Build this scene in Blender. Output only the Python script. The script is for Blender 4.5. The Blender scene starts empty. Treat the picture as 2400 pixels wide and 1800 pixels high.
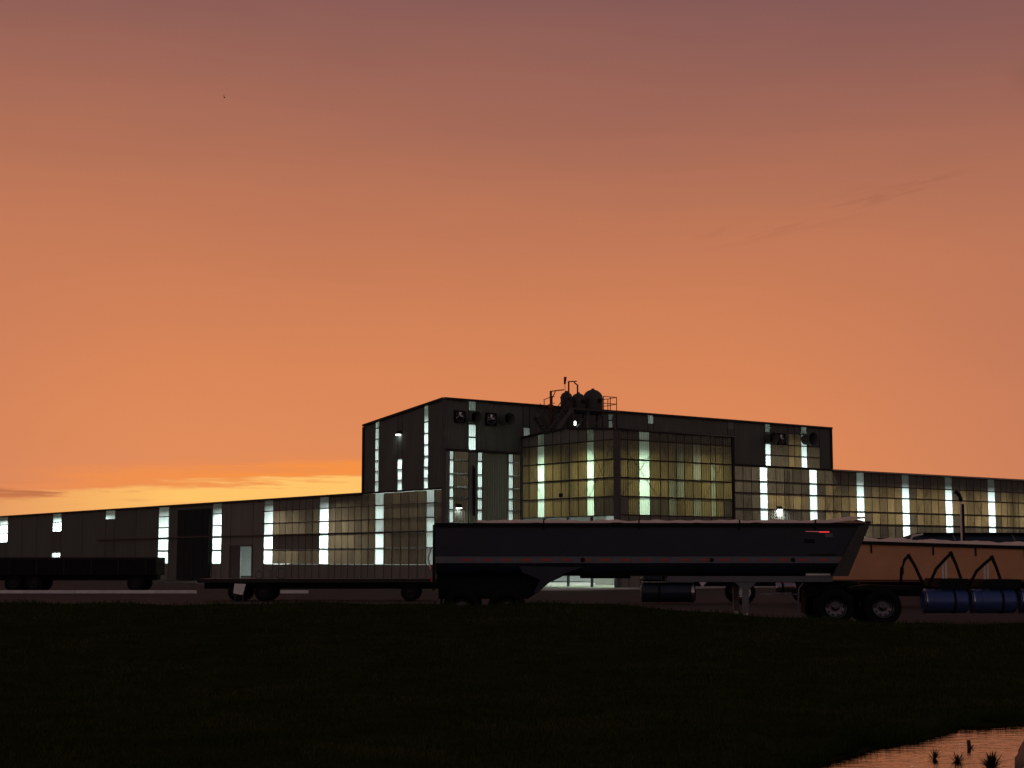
import bpy, bmesh, math, random
from mathutils import Vector, Matrix, Euler
import numpy as np

random.seed(7)
rng = np.random.default_rng(7)
sc = bpy.context.scene
COL = sc.collection
R = math.radians

# ------------------------------------------------------------------ camera
CAM_H = 1.86
cam_d = bpy.data.cameras.new('camera'); cam = bpy.data.objects.new('camera', cam_d); COL.objects.link(cam)
cam_d.sensor_width = 36.0; cam_d.lens = 54.0
cam_d.clip_start = 0.1; cam_d.clip_end = 6000
cam.location = (0, 0, CAM_H)
cam.rotation_euler = (R(90 + 6.529), 0, 0)
sc.camera = cam

# ------------------------------------------------------------------ view
sc.view_settings.view_transform = 'Standard'
sc.view_settings.look = 'None'
sc.view_settings.exposure = 0.0
sc.view_settings.gamma = 1.0
sc.view_settings.use_curve_mapping = False
sc.render.engine = 'CYCLES'
sc.cycles.use_denoising = True
sc.cycles.max_bounces = 7
sc.cycles.diffuse_bounces = 3
sc.cycles.sample_clamp_indirect = 4.0

def s2l(c):
    return tuple(((v/255)/12.92 if v/255 <= 0.04045 else ((v/255+0.055)/1.055)**2.4) for v in c)

# ------------------------------------------------------------------ sky: dusk, sun just under the horizon to the left
world = bpy.data.worlds.new('World'); sc.world = world; world.use_nodes = True
wt = world.node_tree; wt.nodes.clear()
class G:
    """tiny helper for node graphs"""
    def __init__(s, t): s.t = t
    def n(s, k, **kw):
        nd = s.t.nodes.new(k)
        for a, b in kw.items(): setattr(nd, a, b)
        return nd
    def put(s, sock, v):
        if hasattr(v, 'is_output'): s.t.links.new(v, sock)
        else: sock.default_value = v
    def m(s, op, a, b=0.0, c=0.0, clamp=False):
        nd = s.n('ShaderNodeMath', operation=op, use_clamp=clamp)
        for i, v in enumerate((a, b, c)): s.put(nd.inputs[i], v)
        return nd.outputs[0]
    def sstep(s, v, lo, hi, a=0.0, b=1.0):
        nd = s.n('ShaderNodeMapRange', interpolation_type='SMOOTHSTEP')
        s.put(nd.inputs[0], v)
        for i, q in enumerate((lo, hi, a, b)): s.put(nd.inputs[1+i], q)
        return nd.outputs[0]
    def mix(s, f, a, b, mode='MIX'):
        nd = s.n('ShaderNodeMix', data_type='RGBA', blend_type=mode)
        s.put(nd.inputs[0], f); s.put(nd.inputs[6], a); s.put(nd.inputs[7], b)
        return nd.outputs[2]
    def ramp(s, f, stops, interp='LINEAR'):
        nd = s.n('ShaderNodeValToRGB'); cr = nd.color_ramp; cr.interpolation = interp
        while len(cr.elements) < len(stops): cr.elements.new(0.5)
        for e, (p, c) in zip(cr.elements, stops): e.position = p; e.color = (*c, 1)
        s.put(nd.inputs[0], f); return nd.outputs[0]
    def noise(s, vec, scale, detail=4, rough=0.55):
        nd = s.n('ShaderNodeTexNoise'); nd.inputs['Scale'].default_value = scale
        nd.inputs['Detail'].default_value = detail; nd.inputs['Roughness'].default_value = rough
        if vec is not None: s.put(nd.inputs['Vector'], vec)
        return nd.outputs[0]
    def comb(s, x, y, z):
        nd = s.n('ShaderNodeCombineXYZ')
        for i, v in enumerate((x, y, z)): s.put(nd.inputs[i], v)
        return nd.outputs[0]
    def sep(s, v):
        nd = s.n('ShaderNodeSeparateXYZ'); s.put(nd.inputs[0], v); return nd.outputs

g = G(wt)
gen = g.n('ShaderNodeTexCoord').outputs['Generated']
nrm = g.n('ShaderNodeVectorMath', operation='NORMALIZE'); g.put(nrm.inputs[0], gen)
X, Y, Z = g.sep(nrm.outputs[0])
# soft high cloud: stretched noise bends the bands of colour
nz1 = g.noise(g.comb(g.m('MULTIPLY', X, 2.2), g.m('MULTIPLY', Y, 2.2), g.m('MULTIPLY', Z, 9.0)), 1.6, 3)
nz2 = g.noise(g.comb(g.m('MULTIPLY', X, 3.0), g.m('MULTIPLY', Y, 3.0), g.m('MULTIPLY', Z, 42.0)), 2.2, 5, 0.6)
e = g.m('ADD', Z, g.m('MULTIPLY', X, 0.045))
e = g.m('ADD', e, g.m('MULTIPLY', g.m('SUBTRACT', nz1, 0.5), 0.045))
e = g.m('ADD', e, g.m('MULTIPLY', g.m('SUBTRACT', nz2, 0.5), 0.012))
west = [(0.00, (224, 140, 97)), (0.03, (226, 139, 93)), (0.06, (223, 137, 88)), (0.11, (217, 132, 86)),
        (0.16, (206, 126, 84)), (0.22, (187, 116, 84)), (0.28, (162, 103, 84)), (0.36, (130, 87, 84)),
        (0.60, (94, 72, 78)), (1.0, (64, 62, 74))]
cw = g.ramp(e, [(p, s2l(c)) for p, c in west])
east = [(0.0, (142, 119, 114)), (0.15, (152, 126, 120)), (0.4, (112, 98, 100)), (1.0, (64, 62, 74))]
ce = g.ramp(Z, [(p, s2l(c)) for p, c in east])
side = g.m('ADD', g.sstep(X, 0.12, 0.42), g.m('MULTIPLY', g.sstep(X, -0.2, -0.45), 0.8))     # duller to either side of the sunset
cw = g.mix(g.m('MULTIPLY', g.m('MULTIPLY', side, g.sstep(Z, 0.30, 0.12)), 0.5), cw, (*s2l((166, 106, 90)), 1))
sky = g.mix(g.sstep(Y, -0.45, 0.55), ce, cw)
# the after-glow over the place where the sun went down
zl = g.m('SUBTRACT', Z, g.m('MULTIPLY', g.m('ADD', X, 0.1), 0.07))     # the band climbs to the right
def bump1(v, c, w):
    q = g.m('DIVIDE', g.m('SUBTRACT', v, c), w); return g.m('POWER', 2.718, g.m('MULTIPLY', g.m('MULTIPLY', q, q), -1.0))
jit = g.m('MULTIPLY', g.m('SUBTRACT', nz2, 0.5), 0.032)
zj = g.m('ADD', zl, jit)
gx = bump1(X, -0.14, 0.15)
fwd = g.sstep(Y, 0.2, 0.7)
f_or = g.m('MULTIPLY', g.m('MULTIPLY', bump1(zj, 0.0605, 0.0052), gx), fwd)
sky = g.mix(g.m('MULTIPLY', f_or, 0.8), sky, (*s2l((250, 146, 58)), 1))
band = g.m('MULTIPLY', g.sstep(zj, 0.0585, 0.0535), g.sstep(zj, 0.024, 0.046))
f_ye = g.m('MULTIPLY', g.m('MULTIPLY', band, gx), fwd)
sky = g.mix(g.m('MULTIPLY', f_ye, 1.25, clamp=True), sky, (*s2l((255, 194, 104)), 1))
# thin dark cloud streaks low in the west and two wisps higher up
nz3 = g.noise(g.comb(g.m('MULTIPLY', X, 14.0), 3.1, g.m('MULTIPLY', Z, 230.0)), 1.0, 5, 0.62)
lowc = g.m('MULTIPLY', g.m('MULTIPLY', bump1(Z, 0.0415, 0.0045), g.sstep(X, -0.22, -0.25)), fwd)
sky = g.mix(g.m('MULTIPLY', g.m('MULTIPLY', g.sstep(nz3, 0.50, 0.64), lowc), 0.75), sky, (*s2l((176, 104, 66)), 1))
zw = g.m('SUBTRACT', Z, g.m('MULTIPLY', X, 0.21))
nz4 = g.noise(g.comb(g.m('MULTIPLY', X, 16.0), 7.7, g.m('MULTIPLY', zw, 150.0)), 1.0, 5, 0.6)
upc = g.m('MULTIPLY', g.m('MULTIPLY', bump1(zw, 0.178, 0.007), g.m('MULTIPLY', g.sstep(X, 0.11, 0.15), g.sstep(X, 0.30, 0.25))), fwd)
sky = g.mix(g.m('MULTIPLY', g.m('MULTIPLY', g.sstep(nz4, 0.48, 0.62), upc), 0.24), sky, (*s2l((140, 84, 64)), 1))
puff = g.m('MULTIPLY', g.m('MULTIPLY', bump1(X, 0.325, 0.014), bump1(Z, 0.292, 0.010)), fwd)
sky = g.mix(g.m('MULTIPLY', puff, 0.55), sky, (*s2l((116, 72, 66)), 1))
# a little of the clear dusk sky above the cloud
nish = g.n('ShaderNodeTexSky', sky_type='NISHITA', sun_disc=False, sun_elevation=R(-2.0), sun_rotation=R(-11))
bg1 = g.n('ShaderNodeBackground'); g.put(bg1.inputs[0], sky); bg1.inputs[1].default_value = 1.0
bg2 = g.n('ShaderNodeBackground'); g.put(bg2.inputs[0], nish.outputs[0]); bg2.inputs[1].default_value = 0.015
add = g.n('ShaderNodeAddShader'); wt.links.new(bg1.outputs[0], add.inputs[0]); wt.links.new(bg2.outputs[0], add.inputs[1])
wo = g.n('ShaderNodeOutputWorld'); wt.links.new(add.outputs[0], wo.inputs[0])

# the last direct light, grazing in from the left behind the sheds
sun_d = bpy.data.lights.new('sun', 'SUN'); sun = bpy.data.objects.new('sun', sun_d); COL.objects.link(sun)
sun_d.energy = 0.06; sun_d.angle = R(8); sun_d.color = (1.0, 0.55, 0.25)
sdir = Vector((math.sin(R(-11))*math.cos(R(1.5)), math.cos(R(-11))*math.cos(R(1.5)), math.sin(R(1.5))))
sun.rotation_euler = sdir.to_track_quat('Z', 'Y').to_euler()

# ------------------------------------------------------------------ helpers
MATS = {}
def mat(name, col, rough=0.6, metal=0.0, var=0.25, scale=3.0, bump=0.0, bscale=40.0, spec=0.5, streak=False, coat=0.0):
    """plain painted / metal / stone surface with mottling, wear and fine relief"""
    if name in MATS: return MATS[name]
    m = bpy.data.materials.new(name); m.use_nodes = True; t = m.node_tree; q = G(t)
    b = t.nodes['Principled BSDF']
    co = q.n('ShaderNodeTexCoord').outputs['Object']
    if streak:
        x, y, z = q.sep(co); vec = q.comb(q.m('MULTIPLY', x, 1.0), q.m('MULTIPLY', y, 1.0), q.m('MULTIPLY', z, 0.12))
    else: vec = co
    n1 = q.noise(vec, scale, 6, 0.6)
    oi = q.n('ShaderNodeObjectInfo').outputs['Random']
    k = q.m('ADD', q.m('MULTIPLY', q.m('SUBTRACT', n1, 0.5), 2.4*var), q.m('ADD', 1.0, q.m('MULTIPLY', q.m('SUBTRACT', oi, 0.5), var*0.5)))
    kc = q.comb(k, k, k)
    q.put(b.inputs['Base Color'], q.mix(1.0, (*col, 1), kc, 'MULTIPLY'))
    q.put(b.inputs['Roughness'], q.m('ADD', rough, q.m('MULTIPLY', q.m('SUBTRACT', n1, 0.5), 0.3), clamp=True))
    b.inputs['Metallic'].default_value = metal
    b.inputs['Specular IOR Level'].default_value = spec
    b.inputs['Coat Weight'].default_value = coat
    if bump > 0:
        bp = q.n('ShaderNodeBump'); bp.inputs['Strength'].default_value = bump; bp.inputs['Distance'].default_value = 0.02
        q.put(bp.inputs['Height'], q.noise(co, bscale, 4)); t.links.new(bp.outputs[0], b.inputs['Normal'])
    MATS[name] = m; return m

def translucent(name, col, through, var=0.35, refl=0.12, rib=0.55):
    """thin fibreglass sheet: lets the light of the hall through, stained in vertical streaks"""
    m = bpy.data.materials.new(name); m.use_nodes = True; t = m.node_tree; q = G(t); t.nodes.clear()
    co = q.n('ShaderNodeTexCoord').outputs['Object']; oi = q.n('ShaderNodeObjectInfo').outputs['Random']
    x, y, z = q.sep(co)
    xo = q.m('ADD', x, q.m('MULTIPLY', oi, 37.0))
    n1 = q.noise(q.comb(q.m('MULTIPLY', xo, 14.0), q.m('MULTIPLY', oi, 11.0), q.m('MULTIPLY', z, 0.25)), 1.0, 4, 0.65)
    n2 = q.noise(q.comb(xo, q.m('MULTIPLY', oi, 5.0), z), 2.2, 3, 0.5)
    k = q.m('ADD', 1.0, q.m('MULTIPLY', q.m('SUBTRACT', n1, 0.5), 2.6*var))
    k = q.m('ADD', k, q.m('MULTIPLY', q.m('SUBTRACT', n2, 0.5), 1.0*var))
    k = q.m('MULTIPLY', k, q.m('ADD', 1.0, q.m('MULTIPLY', q.m('SUBTRACT', oi, 0.5), var)))
    k = q.m('MULTIPLY', k, q.m('ADD', 1.0-0.75*rib, q.m('MULTIPLY', y, -1.5*rib/0.035)))     # rib contrast set in the colour: valleys of the profile darker
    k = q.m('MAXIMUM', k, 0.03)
    c = q.mix(1.0, (*[v*through for v in col], 1), q.comb(k, k, k), 'MULTIPLY')
    tr = q.n('ShaderNodeBsdfTranslucent'); q.put(tr.inputs[0], c)
    df = q.n('ShaderNodeBsdfDiffuse'); df.inputs[0].default_value = (*[v*refl for v in (0.9, 0.9, 0.85)], 1)
    ad = q.n('ShaderNodeAddShader'); t.links.new(tr.outputs[0], ad.inputs[0]); t.links.new(df.outputs[0], ad.inputs[1])
    o = q.n('ShaderNodeOutputMaterial'); t.links.new(ad.outputs[0], o.inputs[0])
    MATS[name] = m; return m

def emit(name, col, strength):
    m = bpy.data.materials.new(name); m.use_nodes = True; t = m.node_tree; b = t.nodes['Principled BSDF']
    b.inputs['Base Color'].default_value = (*col, 1)
    b.inputs['Emission Color'].default_value = (*col, 1); b.inputs['Emission Strength'].default_value = strength
    MATS[name] = m; return m

class MB:
    def __init__(s): s.v = []; s.f = []
    def add(s, vs, fs):
        o = len(s.v); s.v += [tuple(v) for v in vs]; s.f += [tuple(i+o for i in f) for f in fs]; return s
    def box(s, a, b):
        x0, y0, z0 = a; x1, y1, z1 = b
        return s.add([(x0,y0,z0),(x1,y0,z0),(x1,y1,z0),(x0,y1,z0),(x0,y0,z1),(x1,y0,z1),(x1,y1,z1),(x0,y1,z1)],
                     [(0,3,2,1),(4,5,6,7),(0,1,5,4),(1,2,6,5),(2,3,7,6),(3,0,4,7)])
    def bar(s, p, q, w, h=None):
        """box beam between two points"""
        h = h or w; p = Vector(p); q = Vector(q); d = (q-p).normalized()
        up = Vector((0,0,1)) if abs(d.z) < 0.95 else Vector((0,1,0))
        a = d.cross(up).normalized()*w/2; b = a.cross(d).normalized()*h/2
        vs = [p-a-b, p+a-b, p+a+b, p-a+b, q-a-b, q+a-b, q+a+b, q-a+b]
        return s.add(vs, [(3,2,1,0),(4,5,6,7),(0,1,5,4),(1,2,6,5),(2,3,7,6),(3,0,4,7)])
    def tube(s, pts, r, n=8, cap=True):
        """round bar through points; r a number or one radius per point"""
        pts = [Vector(p) for p in pts]; rs = r if isinstance(r, (list, tuple)) else [r]*len(pts)
        o = len(s.v); N = len(pts)
        for i, p in enumerate(pts):
            d = (pts[min(i+1,N-1)]-pts[max(i-1,0)]).normalized()
            up = Vector((0,0,1)) if abs(d.z) < 0.9 else Vector((0,1,0))
            a = d.cross(up).normalized(); b = a.cross(d).normalized()
            for k in range(n):
                t = 2*math.pi*k/n; s.v.append(tuple(p + (a*math.cos(t)+b*math.sin(t))*rs[i]))
        for i in range(N-1):
            for k in range(n):
                k2 = (k+1) % n
                s.f.append((o+i*n+k, o+i*n+k2, o+(i+1)*n+k2, o+(i+1)*n+k))
        if cap:
            s.f.append(tuple(o+k for k in reversed(range(n)))); s.f.append(tuple(o+(N-1)*n+k for k in range(n)))
        return s
    def prism(s, prof, axis, a, b):
        """closed profile pushed along an axis; prof in the other two axes"""
        n = len(prof)
        def P(u, v, w): return {'x': (w,u,v), 'y': (u,w,v), 'z': (u,v,w)}[axis]
        vs = [P(u,v,a) for u, v in prof] + [P(u,v,b) for u, v in prof]
        fs = [(i,(i+1)%n,n+(i+1)%n,n+i) for i in range(n)] + [tuple(reversed(range(n))), tuple(range(n,2*n))]
        return s.add(vs, fs)
    def lathe(s, prof, centre, axis='z', n=24):
        """prof: (radius, height) list turned about an axis"""
        o = len(s.v); c = Vector(centre)
        for r, h in prof:
            for k in range(n):
                t = 2*math.pi*k/n; u, v = r*math.cos(t), r*math.sin(t)
                s.v.append(tuple(c + Vector({'z': (u,v,h), 'y': (u,h,v), 'x': (h,u,v)}[axis])))
        for i in range(len(prof)-1):
            for k in range(n):
                s.f.append((o+i*n+k, o+i*n+(k+1)%n, o+(i+1)*n+(k+1)%n, o+(i+1)*n+k))
        return s
    def mesh(s, name, m, smooth=False):
        me = bpy.data.meshes.new(name); me.from_pydata(s.v, [], s.f); me.update()
        bm = bmesh.new(); bm.from_mesh(me); bmesh.ops.recalc_face_normals(bm, faces=bm.faces); bm.to_mesh(me); bm.free()
        if m is not None: me.materials.append(m)
        if smooth:
            for p in me.polygons: p.use_smooth = True
        return me
    def build(s, name, m, parent=None, smooth=False, bevel=0.0):
        """one mesh object; vertices are in the parent's own frame"""
        me = s.mesh(name, m, smooth)
        o = bpy.data.objects.new(name, me); COL.objects.link(o)
        if parent is not None: o.parent = parent
        if bevel > 0:
            bv = o.modifiers.new('bevel', 'BEVEL'); bv.width = bevel; bv.segments = 2; bv.limit_method = 'ANGLE'
        if smooth:
            try: me.set_sharp_from_angle(angle=R(35))
            except Exception: pass
        return o

def put(name, me, loc, rz=0.0, parent=None):
    o = bpy.data.objects.new(name, me); COL.objects.link(o); o.location = loc; o.rotation_euler = (0, 0, rz)
    if parent is not None: o.parent = parent
    return o
def tag(o, label=None, cat=None, group=None, kind=None):
    if label: o['label'] = label
    if cat: o['category'] = cat
    if group: o['group'] = group
    if kind: o['kind'] = kind
    return o
def thing(name, loc, label, cat, rz=0.0, group=None):
    o = bpy.data.objects.new(name, None); COL.objects.link(o); o.location = loc; o.rotation_euler = (0, 0, rz)
    o.empty_display_size = 0.2
    return tag(o, label, cat, group)
def copy_tree(o, parent=None):
    c = o.copy(); COL.objects.link(c)
    if parent is not None: c.parent = parent
    for ch in list(o.children): copy_tree(ch, c)
    return c

# ------------------------------------------------------------------ materials
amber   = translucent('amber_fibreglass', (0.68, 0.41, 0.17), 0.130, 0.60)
amberd  = translucent('dim_amber_fibreglass', (0.52, 0.35, 0.20), 0.062, 0.70)  # dimmer copy of the amber sheet, weaker glow set in its colour
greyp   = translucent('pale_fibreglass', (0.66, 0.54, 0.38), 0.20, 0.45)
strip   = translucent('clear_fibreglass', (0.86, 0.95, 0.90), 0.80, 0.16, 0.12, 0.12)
stripd  = translucent('dim_clear_fibreglass', (0.80, 0.86, 0.82), 0.42, 0.25, 0.12, 0.15)  # dimmer copy of the clear strip, weaker glow set in its colour
clad    = mat('dark_profiled_sheet', (0.115, 0.130, 0.118), 0.8, 0.0, 0.25, 1.2, streak=True, spec=0.04)
cladg   = mat('grey_profiled_sheet', (0.19, 0.195, 0.17), 0.8, 0.0, 0.25, 1.2, streak=True, spec=0.04)
trim    = mat('dark_trim_metal', (0.035, 0.033, 0.034), 0.7, 0.0, spec=0.08)
trimg   = mat('grey_trim_metal', (0.10, 0.098, 0.105), 0.7, 0.0, spec=0.08)
girtm   = mat('black_steel_girt', (0.018, 0.016, 0.014), 0.5, 0.2)
roofm   = mat('galvanised_roof_sheet', (0.30, 0.30, 0.30), 0.5, 0.4)
inner   = mat('inner_liner', (0.58, 0.59, 0.55), 0.7)
blackm  = mat('black_metal', (0.009, 0.010, 0.011), 0.65, 0.0, spec=0.12)
rubber  = mat('tyre_rubber', (0.009, 0.0095, 0.010), 0.8, 0.0, 0.2, 12, bump=0.3, spec=0.1)
rimm    = mat('dull_aluminium_rim', (0.10, 0.10, 0.115), 0.3, 1.0, 0.2, 8)
chrome  = mat('polished_aluminium', (0.40, 0.40, 0.42), 0.25, 1.0, 0.12, 8)
steelp  = mat('tank_steel', (0.05, 0.052, 0.045), 0.65, 0.2, 0.35, 4)
redsteel= mat('red_brown_steel', (0.10, 0.022, 0.014), 0.55, 0.1)
navy    = mat('dark_navy_trailer_paint', (0.014, 0.024, 0.040), 0.36, 0.0, 0.5, 1.1, bump=0.35, bscale=1.3, spec=0.3)
railg   = mat('grey_trailer_rail', (0.11, 0.12, 0.14), 0.5, 0.0, 0.3, 5)
tarpm   = mat('pale_tarpaulin', (0.92, 0.76, 0.60), 0.7, 0.0, 0.25, 2.5, bump=0.5, bscale=9)
tt = tarpm.node_tree; tb = tt.nodes['Principled BSDF']; to_ = tt.nodes['Material Output']
ttr = tt.nodes.new('ShaderNodeBsdfTranslucent'); ttr.inputs[0].default_value = (0.72, 0.54, 0.42, 1)     # thin sheet: the sky shines through it
tmx = tt.nodes.new('ShaderNodeMixShader'); tmx.inputs[0].default_value = 0.12
tt.links.new(tb.outputs[0], tmx.inputs[1]); tt.links.new(ttr.outputs[0], tmx.inputs[2]); tt.links.new(tmx.outputs[0], to_.inputs[0])
tanp    = mat('tan_trailer_paint', (0.60, 0.30, 0.155), 0.5, 0.0, 0.22, 1.3, bump=0.35, bscale=1.6, spec=0.3)
bluep   = mat('blue_tank_paint', (0.045, 0.085, 0.24), 0.4, 0.4, 0.2, 5)
redt    = mat('red_reflective_tape', (0.45, 0.03, 0.04), 0.4)
whitep  = mat('white_paint', (0.72, 0.72, 0.70), 0.5)
gravel  = mat('yard_gravel', (0.080, 0.072, 0.062), 0.95, 0.0, 0.5, 0.9, bump=0.8, bscale=25, spec=0.05)
concrete= mat('concrete', (0.36, 0.35, 0.32), 0.85, 0.0, 0.3, 0.6, bump=0.3)
soil    = mat('grass_soil', (0.022, 0.027, 0.008), 0.95, 0.0, 0.5, 1.6, bump=0.8, bscale=30, spec=0.0)
far_m   = mat('far_ground', (0.05, 0.05, 0.03), 0.95, 0.0, 0.4, 0.05, spec=0.1)
lampm   = emit('lit_lamp_glass', (0.9, 1.0, 0.95), 14.0)
redrefl  = emit('red_reflection_glow', (1.0, 0.05, 0.06), 1.1)  # self-lit red standing in for a tail light's reflection
reddim  = emit('dim_red_reflection_glow', (0.75, 0.16, 0.20), 0.28)  # fainter end of the same imitated reflection

# ------------------------------------------------------------------ ground
BX, BY, BROT = -4.681, 106.0, R(37.443)
def world_of(x, y): return (BX + x*math.cos(BROT) - y*math.sin(BROT), BY + x*math.sin(BROT) + y*math.cos(BROT))

tag(MB().add([(-3000,-200,-0.5),(3000,-200,-0.5),(3000,5000,-0.5),(-3000,5000,-0.5)], [(0,1,2,3)]).build('ground', far_m), kind='structure')

def sst(a, b, x):
    t = np.clip((np.asarray(x, float)-a)/(b-a), 0, 1); return t*t*(3-2*t)
PX = [2.0, 2.69, 3.04, 3.53, 3.91, 4.5, 4.81, 5.34, 5.69, 6.1, 7.38, 9.0, 12.0]
PY = [10.0, 14.6, 15.5, 16.2, 16.85, 17.45, 17.9, 18.75, 18.9, 19.1, 19.7, 20.0, 17.5]
WATER = -0.12
def shore(x, y):
    """metres into the pool (positive) or onto the bank (negative), roughly"""
    return np.minimum(np.interp(x, PX, PY) - y, (np.asarray(x)-1.2)*2.0) * 0.62
def gz(x, y):
    x = np.asarray(x, float); y = np.asarray(y, float)
    crest = 0.15 + 0.52*sst(11.0, 1.0, x) + 0.03*np.sin(x*0.9)+0.02*np.sin(x*2.3+1)
    z = crest*sst(20, 42, y)*(1-sst(42.3, 43.5, y)) - 0.06*sst(42.3, 43.5, y)
    z = z + 0.03*np.sin(x*1.3+y*0.7)*np.sin(y*0.9-x*0.4)*(1-sst(41, 43, y))
    d = shore(x, y)
    z = z*(1-sst(-2.5, 0.2, d)) + sst(-2.5, 0.2, d)*(-0.06)
    z = z - 0.25*sst(-0.12, 0.5, d)
    return z
def sheet(name, xs, ys, zf, m):
    Xg, Yg = np.meshgrid(xs, ys); Zg = zf(Xg, Yg); nx, ny = len(xs), len(ys)
    v = np.stack([Xg.ravel(), Yg.ravel(), Zg.ravel()], 1)
    f = [(j*nx+i, j*nx+i+1, (j+1)*nx+i+1, (j+1)*nx+i) for j in range(ny-1) for i in range(nx-1)]
    me = bpy.data.meshes.new(name); me.from_pydata(v.tolist(), [], f); me.update(); me.materials.append(m)
    for p in me.polygons: p.use_smooth = True
    o = bpy.data.objects.new(name, me); COL.objects.link(o); return o
xs = np.concatenate([np.linspace(-45, -2, 87), np.linspace(-1.8, 13, 149), np.linspace(13.5, 45, 64)])
ys = np.concatenate([np.linspace(4, 21, 137), np.linspace(21.3, 41, 66), np.linspace(41.2, 43.8, 20)])
field = tag(sheet('grass_field', xs, ys, gz, soil), kind='structure')
# the yard: gravel, uneven, level with the wheels
def yz(x, y): return 0.012*np.sin(x*0.8)*np.sin(y*0.6) + 0.008*np.sin(x*2.1+y*1.7)
yard = tag(sheet('yard', np.linspace(-120, 140, 131), np.linspace(43.0, 260, 110), yz, gravel), kind='structure')

# water: still, a little rippled, dark under the sky it mirrors
wm = bpy.data.materials.new('pool_water'); wm.use_nodes = True; q = G(wm.node_tree)
wb = wm.node_tree.nodes['Principled BSDF']; wb.inputs['Base Color'].default_value = (0.012, 0.009, 0.007, 1)
wb.inputs['Roughness'].default_value = 0.03; wb.inputs['IOR'].default_value = 1.4
tc = q.n('ShaderNodeTexCoord').outputs['Object']; wx, wy, wz_ = q.sep(tc)
bp = q.n('ShaderNodeBump'); bp.inputs['Strength'].default_value = 0.22; bp.inputs['Distance'].default_value = 0.03
q.put(bp.inputs['Height'], q.noise(q.comb(q.m('MULTIPLY', wx, 3.0), q.m('MULTIPLY', wy, 8.0), 0.0), 1.0, 3))
wm.node_tree.links.new(bp.outputs[0], wb.inputs['Normal'])
pool = MB().add([(x, y, WATER) for x, y in [(1.2, 5.0)] + [(a, b+0.6) for a, b in zip(PX, PY)] + [(13, 5.0)]], [tuple(range(len(PX)+2))]).build('pool_water', wm)
tag(pool, kind='structure')

# grass: blades on the field, thicker and longer along the pool
gm = bpy.data.materials.new('grass_blades'); gm.use_nodes = True; q = G(gm.node_tree)
gb = gm.node_tree.nodes['Principled BSDF']; gb.inputs['Roughness'].default_value = 0.75; gb.inputs['Specular IOR Level'].default_value = 0.0
gn = q.noise(q.n('ShaderNodeTexCoord').outputs['Object'], 0.45, 6, 0.68)
q.put(gb.inputs['Base Color'], q.ramp(gn, [(0.30, (0.016, 0.033, 0.006)), (0.5, (0.033, 0.052, 0.010)), (0.7, (0.066, 0.068, 0.018))]))
def blades(name, x, y, h, w, m):
    n = len(x); z = gz(x, y) - 0.01
    a = rng.uniform(0, 2*np.pi, n); lean = rng.normal(0, 0.45, (n, 2))
    dx, dy = np.cos(a)*w/2, np.sin(a)*w/2
    V = np.zeros((n, 5, 3))
    V[:,0] = np.stack([x-dx, y-dy, z], 1); V[:,1] = np.stack([x+dx, y+dy, z], 1)
    mx, my = x+lean[:,0]*h*0.3, y+lean[:,1]*h*0.3
    V[:,2] = np.stack([mx-dx*0.7, my-dy*0.7, z+h*0.55], 1); V[:,3] = np.stack([mx+dx*0.7, my+dy*0.7, z+h*0.55], 1)
    V[:,4] = np.stack([x+lean[:,0]*h*0.95, y+lean[:,1]*h*0.95, z+h*np.clip(1-0.25*np.abs(lean).sum(1), 0.5, 1)], 1)
    base = np.arange(n)*5
    loops = np.stack([base,base+1,base+3, base,base+3,base+2, base+2,base+3,base+4], 1).ravel()
    me = bpy.data.meshes.new(name); me.vertices.add(n*5); me.vertices.foreach_set('co', V.ravel())
    me.loops.add(len(loops)); me.loops.foreach_set('vertex_index', loops)
    me.polygons.add(n*3); me.polygons.foreach_set('loop_start', np.arange(n*3)*3)
    me.update(calc_edges=True); me.materials.append(m)
    o = bpy.data.objects.new(name, me); COL.objects.link(o); return o
nB = 170000
u = rng.uniform(0, 1, nB); yb = 1/(1/11.0 + u*(1/43.0-1/11.0)); xb = rng.uniform(-1, 1, nB)*(0.42*yb+2)
sd = shore(xb, yb); clump = np.sin(xb*2.1+np.sin(yb*1.3)*2)*np.sin(yb*1.7+xb*0.6)
keep = (sd < 0.02) & (rng.uniform(-1.4, 1, nB) < clump+0.5)
hb = rng.uniform(0.05, 0.13, nB)*(1+0.25*clump)*(0.8+0.4*sst(30, 42, yb)); wb_ = 0.007*(yb/13.0)*rng.uniform(0.7, 1.4, nB)
# bank grass
nE = 26000; xe = rng.uniform(1.5, 9.5, nE); ye = np.interp(xe, PX, PY) + rng.exponential(0.18, nE) - 0.12 + 0.10*np.sin(xe*9.0)*np.sin(xe*3.7)
he = rng.uniform(0.03, 0.11, nE)*np.where(rng.uniform(0, 1, nE) < 0.15, 1.5, 0.8); we = rng.uniform(0.004, 0.009, nE)
xa = np.concatenate([xb[keep], xe]); ya = np.concatenate([yb[keep], ye]); ha = np.concatenate([hb[keep], he]); wa = np.concatenate([wb_[keep], we])
tag(blades('grass', xa, ya, ha, wa, gm), 'dark short grass covering the field up to the trailers', 'grass', kind='stuff')

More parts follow.
